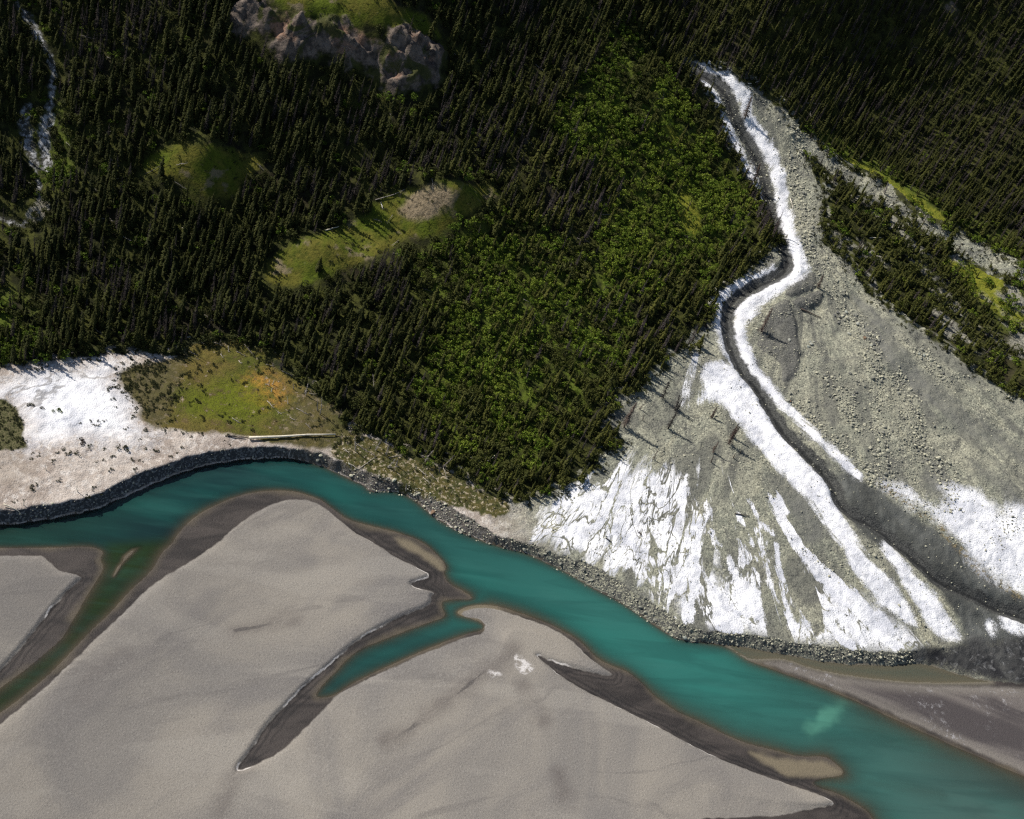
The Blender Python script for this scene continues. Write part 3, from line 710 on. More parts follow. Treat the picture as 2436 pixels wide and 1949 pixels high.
grid_mesh('alluvial_fan', ZG, fan_cell, M_FAN, dict(d_grey=dGF, d_grey2=dG2, d_ochre=dOch, d_lobe=dLobe, terrace=terrace, d_white=dWhite, d_wsoft=dWS, d_lens=dLens, d_delta=dDel, d_wfan=dWF, d_flow=dFL, d_wterr=dWT, d_main=dM, bank=band, d_mead=dMead,
          orange=gauss(mg[1], 9), lush=gauss(mg[0], 11) + .6 * gauss(mg[2], 8), shrubm=np.maximum(sm(-((XX - mg[2][0]) + .2 * (YY - mg[2][1])), 2, 12), .7 * sm((XX - mg[1][0]), 4, 14)), d_bankg=dBank, d_for=dFor, d_bushl=dBL),
          'gravel fan and silt terrace streaked white above the river')
grid_mesh('hillside', ZG, forest_cell, M_FOREST, dict(d_shrub=dShr, d_knoll=dK, d_mead2=dM2, d_bald=dBald, d_rock=dRock, d_creek=creek, d_mound=dMound, d_isle=dIsle), 'dark wooded mountainside with grassy knolls and crags')

# ------------------------------------------------------------------ water
t = NT('glacial_water')
dep = t.attr('depth')
along = t.attr('along')
deepc = t.mix(t.sm(along, .14, .62), (.009, .028, .030), (.030, .135, .115))
deepc = t.mix(t.sm(along, .66, 1.0, 0, .9), deepc, (.058, .098, .086))
deepc = t.mix(t.sm(t.noise(.05, 4, t.mapping((1, .25, 1), -1.35)), .4, .7, 0, .35), deepc, (.02, .16, .13))
deepc = t.mix(t.sm(t.attr('plume'), .1, .9, 0, .8), deepc, (.10, .30, .22))
deepc = t.mix(t.sm(along, .16, -.06, 0, .8), deepc, (.012, .028, .018))
deepc = t.mix(t.sm(t.attr('olive'), 0, 1), deepc, (.018, .036, .012))
deepc = t.mix(t.sm(t.noise(.22, 5, t.mapping((1, .14, 1), -1.25), dist=.5), .45, .68, 0, .28), deepc, t.mix(.5, deepc, (.05, .17, .145)))
deepc = t.mix(t.sm(t.noise(.16, 5, t.mapping((1, .14, 1), -1.25), dist=.5), .55, .38, 0, .25), deepc, (.008, .03, .03))
op = t.ma('SUBTRACT', 1.0, t.ma('EXPONENT', t.ma('MULTIPLY', dep, -2.6)))
dif = t.n('ShaderNodeBsdfDiffuse'); t.put(dif.inputs['Color'], deepc)
tr = t.n('ShaderNodeBsdfTransparent'); t.put(tr.inputs['Color'], (.93, .92, .87))
mx = t.n('ShaderNodeMixShader'); t.put(mx.inputs[0], op); t.t.links.new(tr.outputs[0], mx.inputs[1]); t.t.links.new(dif.outputs[0], mx.inputs[2])
gl = t.n('ShaderNodeBsdfGlossy'); t.put(gl.inputs['Roughness'], .12)
nm = t.bump(t.noise(.9, 3, t.mapping((1, .6, 1), .4)), .22, .3)
t.put(gl.inputs['Normal'], nm)
fr = t.n('ShaderNodeFresnel'); fr.inputs['IOR'].default_value = 1.33
m2 = t.n('ShaderNodeMixShader'); t.put(m2.inputs[0], fr.outputs[0]); t.t.links.new(mx.outputs[0], m2.inputs[1]); t.t.links.new(gl.outputs[0], m2.inputs[2])
o = t.n('ShaderNodeOutputMaterial'); t.t.links.new(m2.outputs[0], o.inputs['Surface'])
M_WATER = t.m
a0 = flat([[100, 1200]], 0)[0]; a1 = flat([[2436, 1900]], 0)[0]; av = a1 - a0
along = ((XX - a0[0]) * av[0] + (YY - a0[1]) * av[1]) / (av ** 2).sum()
plc = flat([[1940, 1735], [2000, 1680]], 0)
pd = seg_dist(XX, YY, plc[:1], plc[1:]) + 7 * (fbm(XX / 5, YY / 5, 71, 5) - .45)
depth = np.maximum(0, -ZG)
wc = (dW > -1.2) & (sT < 1.5)
grid_mesh('river', np.zeros_like(ZG), cells(wc), M_WATER, dict(depth=depth, along=along, plume=.7 * np.exp(-(np.maximum(pd, 0) / 3.4) ** 2), olive=sm(dChan, -6, 2)), 'turquoise glacial river winding past the sandbars')
pc = (dP > -1.0) & (dW < -1.2) & (sT < 1.0)
grid_mesh('shallow_pool', np.zeros_like(ZG) + .004, cells(pc), M_WATER, dict(depth=depth * .45, along=along * 0 + .9, plume=along * 0, olive=along * 0 + .15), 'shallow brown pool between the fan bank and the grey bar')


# ------------------------------------------------------------------ small meshes
def mesh_of(name, V, F, mat, smooth=False):
    me = bpy.data.meshes.new(name)
    me.from_pydata([tuple(v) for v in V], [], F)
    me.materials.append(mat)
    if smooth:
        me.polygons.foreach_set('use_smooth', [True] * len(me.polygons))
    me.update()
    return me


def link(name, me, parent=None):
    o = bpy.data.objects.new(name, me); C.objects.link(o)
    if parent is not None:
        o.parent = parent
    return o


def tag(o, label, cat, group=None):
    o['label'] = label; o['category'] = cat
    if group:
        o['group'] = group
    return o


def tube(V, F, pts, rad, n=6):
    """a tapering limb through pts"""
    pts = [np.array(p, float) for p in pts]
    b = len(V)
    for i, p in enumerate(pts):
        d = pts[min(i + 1, len(pts) - 1)] - pts[max(i - 1, 0)]
        d = d / (np.linalg.norm(d) + 1e-9)
        a = np.cross(d, [0.31, 0.2, 0.93] if abs(d[2]) < .9 else [1, 0, 0]); a /= np.linalg.norm(a)
        c = np.cross(d, a)
        for k in range(n):
            t_ = 2 * math.pi * k / n
            V.append(p + rad[i] * (a * math.cos(t_) + c * math.sin(t_)))
    for i in range(len(pts) - 1):
        for k in range(n):
            F.append((b + i * n + k, b + i * n + (k + 1) % n, b + (i + 1) * n + (k + 1) % n, b + (i + 1) * n + k))
    V.append(pts[-1]); e = len(V) - 1
    for k in range(n):
        F.append((b + (len(pts) - 1) * n + k, b + (len(pts) - 1) * n + (k + 1) % n, e))
    V.append(pts[0]); e = len(V) - 1
    for k in range(n):
        F.append((b + (k + 1) % n, b + k, e))


def boughs(rg, h, Rm, levels, nb, z0, droop, wid, core, gap=0.0, pw=.8):
    V, F = [], []
    for L in range(levels):
        f = L / (levels - 1)
        z = h * (z0 + (0.985 - z0) * f)
        r0 = Rm * ((1 - f) ** pw * .93 + .07) * (.75 + .25 * min(1, f * 6 + .35))
        for k in range(max(3, int(nb * (1 - .5 * f)))):
            if rg.random() < gap:
                continue
            a = rg.random() * 2 * math.pi
            r = r0 * rg.uniform(.62, 1.22)
            ux = np.array([math.cos(a), math.sin(a), 0]); uy = np.array([-ux[1], ux[0], 0])
            zz = z + rg.uniform(-.5, .5) * h / levels
            w_ = r * wid * rg.uniform(.7, 1.3)
            root = np.array([0, 0, zz + .1 * r]); tip = ux * r + [0, 0, zz - droop * r * rg.uniform(.5, 1.3)]
            mid = ux * r * .55 + [0, 0, zz + .02 * r]
            b = len(V)
            V += [root, mid + uy * w_ - [0, 0, .12 * r], mid + [0, 0, .09 * r], mid - uy * w_ - [0, 0, .12 * r], tip]
            F += [(b, b + 1, b + 2), (b, b + 2, b + 3), (b + 1, b + 4, b + 2), (b + 2, b + 4, b + 3)]
    if core:
        b = len(V); n = 6
        for k in range(n):
            a = 2 * math.pi * k / n
            q = Rm * core * rg.uniform(.7, 1.2)
            V.append(np.array([q * math.cos(a), q * math.sin(a), h * z0]))
        V.append(np.array([0, 0, h * .97]))
        F += [(b + k, b + (k + 1) % n, b + n) for k in range(n)]
    return V, F


def leaf_clump(rg, lobes, n, size):
    V, F = [], []
    for (cx0, cy0, cz0, rr, rz) in lobes:
        for _ in range(n):
            d = rg.normal(size=3); d /= np.linalg.norm(d)
            if d[2] < -.45:
                d[2] *= -1
            p = np.array([cx0, cy0, cz0]) + d * [rr, rr, rz] * rg.uniform(.55, 1.08)
            nrm_ = d + rg.normal(size=3) * .55; nrm_ /= np.linalg.norm(nrm_)
            a = np.cross(nrm_, [0, 0.1, 1.0]); a /= np.linalg.norm(a) + 1e-9
            c = np.cross(nrm_, a); s_ = size * rg.uniform(.6, 1.4)
            b = len(V)
            V += [p + a * s_, p + c * s_ * .8, p - a * s_ * .9, p - c * s_ * .7 + nrm_ * s_ * .25]
            F += [(b, b + 1, b + 2, b + 3)]
    return V, F


def foliage_mat(name, c1, c2, c3, nz=.9):
    t = NT(name)
    rnd = t.n('ShaderNodeObjectInfo').outputs['Random']
    tc = t.n('ShaderNodeTexCoord').outputs['Object']
    col = t.mix(rnd, c1, c2)
    col = t.mix(t.sm(t.noise(nz, 3, tc), .4, .68, 0, .75), col, c3)
    P_ = t.sep(t.pos())
    stand_shade = t.sm(t.ma('MULTIPLY_ADD', t.noise(.016, 3), 90.0, t.ma('ADD', P_[0], t.ma('MULTIPLY', P_[1], -.12))), 10, -75, 0, .62)  # shade over the left stands, painted into the leaf colour
    stand_shade = t.ma('MAXIMUM', stand_shade, t.sm(t.ma('MULTIPLY_ADD', t.noise(.02, 3), 90.0, P_[1]), 470, 580, 0, .5))  # the same painted shade on the far upper slope
    col = t.mix(stand_shade, col, t.mix(.5, (.014, .016, .008), c1))
    b = t.n('ShaderNodeBsdfPrincipled'); t.put(b.inputs['Base Color'], col)
    b.inputs['Roughness'].default_value = .75; b.inputs['Specular IOR Level'].default_value = .12
    tl = t.n('ShaderNodeBsdfTranslucent'); t.put(tl.inputs['Color'], col)
    m = t.n('ShaderNodeMixShader'); m.inputs[0].default_value = .22
    t.t.links.new(b.outputs[0], m.inputs[1]); t.t.links.new(tl.outputs[0], m.inputs[2])
    o = t.n('ShaderNodeOutputMaterial'); t.t.links.new(m.outputs[0], o.inputs['Surface'])
    return t.m


def wood_mat(name, c1, c2, sc=2.0):
    t = NT(name)
    tc = t.n('ShaderNodeTexCoord').outputs['Object']
    rnd = t.n('ShaderNodeObjectInfo').outputs['Random']
    col = t.mix(t.sm(t.ma('MULTIPLY_ADD', rnd, .3, t.noise(sc, 5, tc, .7)), .45, .85), c1, c2)
    return t.out(col, .85, t.bump(t.noise(sc * 3, 4, tc), .5, .05), .2)


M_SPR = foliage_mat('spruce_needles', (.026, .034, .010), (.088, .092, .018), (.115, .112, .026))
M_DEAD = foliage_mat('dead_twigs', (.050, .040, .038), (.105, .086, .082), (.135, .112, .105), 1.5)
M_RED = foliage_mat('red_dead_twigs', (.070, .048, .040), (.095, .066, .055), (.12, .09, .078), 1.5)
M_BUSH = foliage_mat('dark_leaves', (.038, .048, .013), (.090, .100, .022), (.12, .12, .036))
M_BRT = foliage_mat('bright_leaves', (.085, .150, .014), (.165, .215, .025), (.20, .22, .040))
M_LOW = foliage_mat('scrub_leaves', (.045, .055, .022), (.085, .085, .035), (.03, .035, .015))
M_BARK = wood_mat('bark', (.035, .028, .024), (.10, .082, .070))
M_GREYW = wood_mat('weathered_wood', (.13, .112, .10), (.32, .29, .255))
M_PALE = wood_mat('bleached_wood', (.60, .54, .42), (.88, .82, .70))
M_DARKW = wood_mat('dark_wood', (.025, .022, .022), (.08, .07, .062))
M_BROWNW = wood_mat('brown_wood', (.055, .042, .036), (.14, .108, .09))
M_SILV = wood_mat('silver_wood', (.26, .23, .19), (.50, .45, .37))
G = lambda s: np.random.default_rng(s)

SPR, DED, BSH = [], [], []
for i, (h, Rm, lv, nb) in enumerate([(11, 1.35, 27, 9), (12.5, 1.2, 30, 8), (9, 1.5, 23, 9), (13, 1.05, 32, 8)]):
    rg = G(100 + i)
    V, F = boughs(rg, h, Rm * 1.06, lv, nb, .05, .38, .30, .36, .12, (.55, .7, .85, .5)[i])
    cm = mesh_of('spruce_crown', V, F, M_SPR)
    V, F = [], []; tube(V, F, [(0, 0, -.8), (0, 0, .6), (.03, .02, h * .5), (0, 0, h * .98)], [.2, .15, .08, .02], 5)
    SPR.append((cm, mesh_of('spruce_trunk', V, F, M_BARK), h))
for i, (h, Rm, lv, gp) in enumerate([(12, 1.05, 30, .15), (13.5, .9, 33, .22), (10, .9, 25, .3)]):
    rg = G(200 + i)
    V, F = boughs(rg, h, Rm, lv, 8, .08, .5, .15, 0, gp, .6)
    cm = mesh_of('dead_branches', V, F, M_DEAD)
    V, F = [], []; tube(V, F, [(0, 0, -.8), (0, 0, .6), (.1, .06, h * .5), (.05, 0, h)], [.22, .17, .10, .025], 5)
    DED.append((cm, mesh_of('dead_trunk', V, F, M_BARK), h))
for i in range(4):
    rg = G(300 + i)
    lob = [(rg.normal() * .75, rg.normal() * .75, rg.uniform(.7, 1.9), rg.uniform(.6, 1.0), rg.uniform(.6, .95)) for _ in range(5)]
    V, F = leaf_clump(rg, lob, 46, .22)
    fm = mesh_of('bush_foliage', V, F, M_BRT if i % 2 else M_BUSH)
    V, F = [], []
    for l in lob[:4]:
        tube(V, F, [(0, 0, -.3), (l[0] * .4, l[1] * .4, l[2] * .5), (l[0], l[1], l[2])], [.06, .045, .02], 4)
    BSH.append((fm, mesh_of('bush_stems', V, F, M_BARK), 2.2))


def gz(x, y):
    return samp(ZG, np.asarray(x, float), np.asarray(y, float))


def spread(step, seed):
    rg = G(seed)
    x, y = np.meshgrid(np.arange(-330, 300, step), np.arange(150, 680, step), indexing='ij')
    x = x.ravel() + rg.uniform(-.5, .5, x.size) * step; y = y.ravel() + rg.uniform(-.5, .5, y.size) * step
    z = gz(x, y)
    px, py, w_ = project(np.c_[x, y, z])
    k = (px > -160) & (px < PW + 160) & (py > -220) & (py < PH)
    return x[k], y[k], z[k], px[k], py[k], w_[k], rg


def thing_tree(name, parts, x, y, z, s, rz, label, cat, group, tilt=(0, 0)):
    e = bpy.data.objects.new(name, None); C.objects.link(e)
    e.empty_display_size = .5
    e.location = (x, y, z); e.rotation_euler = (tilt[0], tilt[1], rz); e.scale = (s[0], s[0], s[1])
    for nm, me in parts:
        link(nm, me, e)
    return tag(e, label, cat, group)


def scatter_stuff(name, label, variants, x, y, z, sxy, sz, rz, var):
    """one object whose points carry copies of the given meshes"""
    me = bpy.data.meshes.new(name)
    me.from_pydata(np.c_[x, y, z].tolist(), [], [])
    a = me.attributes.new('size', 'FLOAT_VECTOR', 'POINT'); a.data.foreach_set('vector', np.c_[sxy, sxy, sz].astype(np.float32).ravel())
    a = me.attributes.new('turn', 'FLOAT_VECTOR', 'POINT'); a.data.foreach_set('vector', np.asarray(rz, np.float32).ravel())
    a = me.attributes.new('variant', 'INT', 'POINT'); a.data.foreach_set('value', np.asarray(var, np.int32))
    o = link(name, me); o['kind'] = 'stuff'; o['label'] = label
    g = bpy.data.node_groups.new(name, 'GeometryNodeTree')
    g.interface.new_socket('Geometry', in_out='INPUT', socket_type='NodeSocketGeometry')
    g.interface.new_socket('Geometry', in_out='OUTPUT', socket_type='NodeSocketGeometry')
    N = g.nodes.new; L = g.links.new
    gi = N('NodeGroupInput'); go = N('NodeGroupOutput')
    jn = N('GeometryNodeJoinGeometry')
    for objs in reversed(variants):
        j2 = N('GeometryNodeJoinGeometry')
        for ob in objs:
            oi = N('GeometryNodeObjectInfo'); oi.inputs['Object'].default_value = ob; oi.transform_space = 'ORIGINAL'
            L(oi.outputs['Geometry'], j2.inputs[0])
        gt = N('GeometryNodeGeometryToInstance'); L(j2.outputs[0], gt.inputs[0]); L(gt.outputs[0], jn.inputs[0])
    ip = N('GeometryNodeInstanceOnPoints'); ip.inputs['Pick Instance'].default_value = True
    L(gi.outputs[0], ip.inputs['Points']); L(jn.outputs[0], ip.inputs['Instance'])

    def named(n, t_):
        q = N('GeometryNodeInputNamedAttribute'); q.data_type = t_; q.inputs[0].default_value = n
        return next(s_ for s_ in q.outputs if s_.enabled and s_.name == 'Attribute')
    L(named('variant', 'INT'), ip.inputs['Instance Index'])
    e2r = N('FunctionNodeEulerToRotation'); L(named('turn', 'FLOAT_VECTOR'), e2r.inputs[0]); L(e2r.outputs[0], ip.inputs['Rotation'])
    L(named('size', 'FLOAT_VECTOR'), ip.inputs['Scale'])
    L(ip.outputs[0], go.inputs[0])
    md = o.modifiers.new('copies', 'NODES'); md.node_group = g
    return o


# ------------------------------------------------------------------ the forest
def zone(px, py):
    if px > 1880 and (py - 356) > (px - 1907) * .52 + 20:
        return 'isle'
    if px > 1560 and (py - 140) < (px - 1640) * .56 + 40:
        return 'right'
    if px < 440 and py > 640:
        return 'terrace'
    if px < 860 and py > 620:
        return 'meadow'
    if py > 880 and px < 1260:
        return 'shore'
    if px > 1380 and py > 560:
        return 'fan'
    if px > 1420:
        return 'gully'
    if px < 330:
        return 'creek'
    return 'middle'


ZTXT = dict(isle='on the gravel island right of the fan', right='on the dark slope above the right-hand gravel track', terrace='along the forest edge above the white silt terrace',
            meadow='in the dark stand behind the yellow meadow', shore='in the low wood above the bouldery shore', fan='on the forest edge left of the gravel fan',
            gully='beside the white gully above the fan', creek='beside the small white creek at far left', middle='on the slope round the grassy knolls')

x, y, z, px, py, wd, rg = spread(1.8, 1)
fo = samp(dFor, x, y); kn = samp(np.maximum(np.maximum(dK, dBald), dRock), x, y); ck = samp(creek, x, y); sh = samp(dShr, x, y); m2 = samp(np.maximum(dM2, dMound), x, y)
isl = samp(dIsle, x, y)
cl = fbm(x / 11, y / 11, 88, 3)
young = np.exp(-(((px - 1190) / 210) ** 2 + ((py - 1090) / 130) ** 2))
right = (px > 1560) & ((py - 140) < (px - 1640) * .56 + 40)
p = .46 + 1.1 * (cl - .44)
p = np.where(sh > 0, p * np.where((px > 1250) & (py < 620), .13, .42), p); p = np.where(right, .95, p); p = np.maximum(p, young * .98); p = np.where(isl > 0, np.where(px < 2000, .16, .34) + .9 * (cl - .42), p)
p = np.where(m2 > 0, .06, p)
ok = (fo > .4) & ((kn < -1.0) | ((samp(dRock, x, y) > 0) & (rg.random(len(x)) < .10))) & (ck > 2.6) & (rg.random(len(x)) < p)
tall = 10 * cd * FPX / wd
CREEKV = [np.r_[c_ - [11, 0], (c_ + [11, 0])[::-1]] for c_ in CREEK]
for q in [KNOLL1, KNOLL2, ROCK, LEFTMOUND, pl('60,375 122,380 128,470 125,535 20,545 15,500 70,470')] + CREEKV:  # keep the slope below the clearings open too
    for f in (.35, .75):
        ok &= ~(inside(px + .22 * f * tall, py - f * tall, q) & (rg.random(len(x)) < .85))
dr = .13 + .6 * sm(fbm(x / 17, y / 17, 93, 3), .53, .68); dr = np.where(right, .24 + .5 * (fbm(x / 13, y / 13, 94, 3) - .3), dr); dr = np.where(isl > 0, .16, dr) * (1 - .85 * young) * np.where((sh > 0) & (px > 1250) & (py < 620), .4, 1)
dead = rg.random(len(x)) < dr
hs = (.28 + .76 * rg.beta(1.8, 2.0, len(x))) * (.82 + .4 * fbm(x / 25, y / 25, 96, 2)) * (1 - .42 * young) * np.where(sh > 0, .78, 1) * np.where(isl > 0, .72, 1) * np.where(right, .88, 1)
edge_f = sm(fo, 0, 4); hs *= .7 + .3 * edge_f
sw = hs ** .75 * rg.uniform(.75, 1.25, len(x)) * np.where(right, .85, 1)
rz = rg.uniform(0, 6.28, len(x))
lean = rg.normal(0, .035, (len(x), 2))
vs = rg.integers(0, 4, len(x)); vd = rg.integers(0, 3, len(x))


def grow(sel, var, protos, name, partnames, cat, adj, groupname, stuffname, stufflabel, hscale, nmax=300):
    I = np.where(sel)[0]
    hh = np.array([q[2] for q in protos])[var[I]] * hscale[I]
    vis = (px[I] > 10) & (px[I] < PW - 10) & (py[I] > 40) & (py[I] < PH)
    score = np.where(vis, hh / wd[I], 0)
    order = I[np.argsort(-score)]
    lead = [next(i for i in order if var[i] == k) for k in range(len(protos))]
    order = np.array(lead + [i for i in order if i not in set(lead)])
    pick, rest = order[:nmax], order[nmax:]
    first = {}
    for i in pick:
        q = protos[var[i]]; zn = zone(px[i], py[i])
        t_ = thing_tree(name, list(zip(partnames, q[:2])), x[i], y[i], z[i], (sw[i], hscale[i]), rz[i], f'{adj} {ZTXT[zn]}', cat, f'{groupname} {ZTXT[zn]}', lean[i])
        first.setdefault(int(var[i]), list(t_.children))
    variants = [first[k] for k in range(len(protos))]
    scatter_stuff(stuffname, stufflabel, variants, x[rest], y[rest], z[rest], sw[rest], hscale[rest], np.c_[lean[rest], rz[rest]], var[rest])
    return len(I)


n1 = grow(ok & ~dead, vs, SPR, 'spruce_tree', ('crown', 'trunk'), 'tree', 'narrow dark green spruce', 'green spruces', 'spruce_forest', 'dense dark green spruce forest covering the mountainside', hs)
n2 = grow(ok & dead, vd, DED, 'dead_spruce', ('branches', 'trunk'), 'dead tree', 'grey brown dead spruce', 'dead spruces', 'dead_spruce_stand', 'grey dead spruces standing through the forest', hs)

x, y, z, px, py, wd, rg = spread(2.0, 2)
fo = samp(dFor, x, y); kn = samp(np.maximum(np.maximum(dK, dBald), dRock), x, y); ck = samp(creek, x, y); sh = samp(dShr, x, y); isl = samp(dIsle, x, y)
cl = fbm(x / 9, y / 9, 188, 3)
right = (px > 1560) & ((py - 140) < (px - 1640) * .56 + 40)
p = np.where(sh > 0, .72 + 1.3 * (cl - .4), .40 + .8 * (cl - .45)); p = np.where(right, .14, p); p = np.where((fo < 4) & (fo > 0), np.maximum(p, .5), p); p = np.where(isl > 0, .34 + 1.2 * (cl - .42), p)
p = np.where(samp(dM2, x, y) > 0, .2, p)
ok = (fo > -.6) & (kn < -.8) & (ck > 1.5) & (rg.random(len(x)) < p)
brightp = .10 + .8 * (sh > -2) * sm(fbm(x / 12, y / 12, 199, 3) + .1 * ((px > 1250) & (py < 620)), .38, .58)
vb = np.where(rg.random(len(x)) < brightp, 1, 0) + 2 * rg.integers(0, 2, len(x))
hs = rg.uniform(.45, 1.15, len(x)) * np.where(right, .7, 1); sw = hs * rg.uniform(.85, 1.25, len(x)); rz = rg.uniform(0, 6.28, len(x)); lean = rg.normal(0, .05, (len(x), 2))
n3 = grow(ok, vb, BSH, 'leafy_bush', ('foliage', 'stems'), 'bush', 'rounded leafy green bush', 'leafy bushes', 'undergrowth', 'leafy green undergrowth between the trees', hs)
print('forest', n1, n2, n3)

# low scrub of the terrace and the sward
LOWM = []
for i in range(3):
    rg = G(400 + i)
    lob = [(rg.normal() * .5, rg.normal() * .5, rg.uniform(.15, .4), rg.uniform(.35, .6), rg.uniform(.25, .45)) for _ in range(4)]
    V, F = leaf_clump(rg, lob, 40, .13)
    LOWM.append(mesh_of('scrub_foliage', V, F, M_LOW))


def ground_pt(pxy):
    return march(np.array([pxy], float), ZG)[0]


def low_bush(pxy, s, label, group, mesh, name='low_bush'):
    g = ground_pt(pxy)
    o = link(name, mesh); o.location = g; s *= .72; o.scale = (s, s, s * .9); o.rotation_euler = (0, 0, pxy[0])
    return tag(o, label, 'bush', group)


LOWB = LOWM[0].copy(); LOWB.materials.clear(); LOWB.materials.append(M_BRT)
LOWR = LOWM[1].copy(); LOWR.materials.clear(); LOWR.materials.append(M_RED)
K = lambda a, b: (a * .3826, 640 + b * .3826)
first_low = low_bush(K(770, 1120), 1.9, 'largest dark scrub clump on the pink silt above the dark riverbank', None, LOWM[0])
low_bush(K(360, 885), 1.6, 'bright yellow green bush alone on the white silt terrace', None, LOWB)
low_bush(K(515, 1075), 1.7, 'reddish brown scrub clump below the white silt', None, LOWR)
low_bush(K(1510, 950), 1.0, 'dark green bush at the end of a small log in the meadow', None, LOWM[2])
low_bush(K(195, 1365), 1.3, 'olive scrub clump near the lower left riverbank', None, LOWM[1])
for a, b in [(565, 945), (612, 947), (648, 945), (583, 970), (610, 975)]:
    low_bush(K(a, b), .7, 'tiny dark bush in the cluster of five on the brightest silt', 'five tiny bushes on the brightest silt', LOWM[int(a) % 3])
for a, b, s in [(260, 865, .9), (190, 845, 1.3), (500, 960, .6), (780, 995, .9), (905, 1005, 1.1), (830, 920, 1.2), (670, 750, 1.2), (705, 810, .9), (700, 735, .9), (720, 860, .6)]:
    low_bush(K(a, b), s, 'dark low bush dotted on the white silt terrace', 'low bushes dotted on the white silt', LOWM[int(a) % 3])
for a, b, s in [(700, 1165, .9), (645, 1190, .7), (840, 1250, 1), (820, 1190, .9), (650, 1120, .8), (905, 1120, .8), (1060, 1165, .8), (970, 1135, 1.1), (1130, 1110, .8), (1190, 1045, .7), (90, 1450, .9), (330, 1195, .9), (430, 1150, 1.3), (480, 1150, 1.2),
                (545, 1420, 1.2), (690, 1250, 1), (600, 1200, .6), (240, 1160, .9), (1395, 1070, .6), (870, 1060, .6), (625, 1405, .8), (395, 1125, .9), (1100, 1145, .6), (885, 1200, .5), (745, 1095, .5), (150, 1440, .6)]:
    low_bush(K(a, b), s, 'small scrub tuft on the pinkish silt above the dark riverbank', 'scrub tufts on the pinkish silt', LOWM[int(a) % 3])
for a, b in [(1270, 940), (1235, 830), (1165, 660), (1240, 625), (1215, 815)]:
    low_bush(K(a, b), 1.0, 'small green bush growing in the olive meadow', 'small bushes in the meadow', LOWM[int(a) % 3])
low_bush((1523, 1270), 0.9, 'lone brown tuft on the white streaked silt of the fan', None, LOWR)

# countless scrub: meadow edge, bank sward, left scrub patch, fan margin
x, y, z, px, py, wd, rg = spread(.95, 3)
md = samp(dMead, x, y); bl = samp(dBL, x, y); bgk = samp(dBank, x, y); fo = samp(dFor, x, y); kn = samp(dK, x, y); tr_ = samp(terrace, x, y); wt = samp(dWT, x, y); e_ = samp(sE, x, y)
shm = samp(sm(-((XX - mg[2][0]) + .2 * (YY - mg[2][1])), 2, 12), x, y)
cl = fbm(x / 4, y / 4, 288, 3)
p = np.where(md > -2, .55 * shm * (cl > .45) + .03, 0); p = np.where(bl > 0, .55, p); p = np.where(bgk > 0, .28 * (cl > .42), p); p = np.where((fo > -3) & (fo < 1.5), np.maximum(p, .35 * (cl > .45)), p)
p = np.where((tr_ > .5) & (md < 0) & (wt < 0) & (fo < 0), np.maximum(p, .018), p)
p = np.where(kn > 0, .10, p)
ok = (rg.random(len(x)) < p) & (e_ > .3)
ok[5::17] &= True
s_ = rg.uniform(.22, .75, len(x)) * np.where(md > 0, 1.25, np.where(bgk > 0, .8, 1))
scatter_stuff('ground_scrub', 'low green scrub covering the meadow edge and banks', [[first_low]] + [[bpy.data.objects['low_bush.%03d' % k]] for k in (3, 4)], x[ok], y[ok], z[ok], s_[ok], s_[ok] * .8, np.c_[np.zeros(ok.sum()), np.zeros(ok.sum()), rg.uniform(0, 6, ok.sum())], rg.integers(0, 3, ok.sum()))


# ------------------------------------------------------------------ standing snags and fallen logs, each where the photograph has it
def snag(base, top, label, mat, r=.16, twigs=0, red=False, name='snag', cat='dead tree', group=None, flat_=False):
    """standing dead trunk: base on the ground, top found along the sight line above it"""
    g = ground_pt(base)
    d = rays([top])[0]
    # height at which the vertical through the base passes nearest the sight line, the rest becomes lean
    best = min(((h_, np.linalg.norm(np.cross(g + [0, 0, h_] - CAM, d)) / np.linalg.norm(d)) for h_ in np.arange(.5, 18, .1)), key=lambda q: q[1])
    h = best[0]
    tpar = ((g + [0, 0, h] - CAM) @ d) / (d @ d)
    tip = CAM + d * tpar - g
    rg = G(int(base[0] * 7 + base[1]))
    e = bpy.data.objects.new(name, None); C.objects.link(e); e.location = g
    V, F = [], []
    bend = rg.normal(0, .02 * h, 3); bend[2] = 0
    tube(V, F, [-tip * .06 + [0, 0, -.3], tip * .02, tip * .35 + bend, tip * .7 + bend * .6, tip], [r * 1.15, r, r * .75, r * .5, r * .15], 6)
    if twigs >= 30 or not twigs:
        link('trunk', mesh_of('snag_trunk', V, F, mat, True), e)
    if twigs:
        if twigs >= 30:
            V, F = [], []
        for _ in range(int(twigs * 2.2)):
            f = rg.uniform(.10, .97); a = rg.uniform(0, 6.28)
            o_ = tip * f + bend * (1 - abs(f - .5))
            ln = (1.25 - f) * rg.uniform(.35, 1.0) * min(1.3, h * .13) * (1.45 if twigs >= 50 else 1)
            d1 = np.array([math.cos(a), math.sin(a), rg.uniform(-.6, .1)])
            tube(V, F, [o_, o_ + d1 * ln * .6, o_ + d1 * ln + [0, 0, -.15 * ln]], [.07, .055, .02], 3)
        link('branches' if twigs >= 30 else 'trunk', mesh_of('snag_branches', V, F, M_RED if red else mat), e)
    return tag(e, label, cat, group)


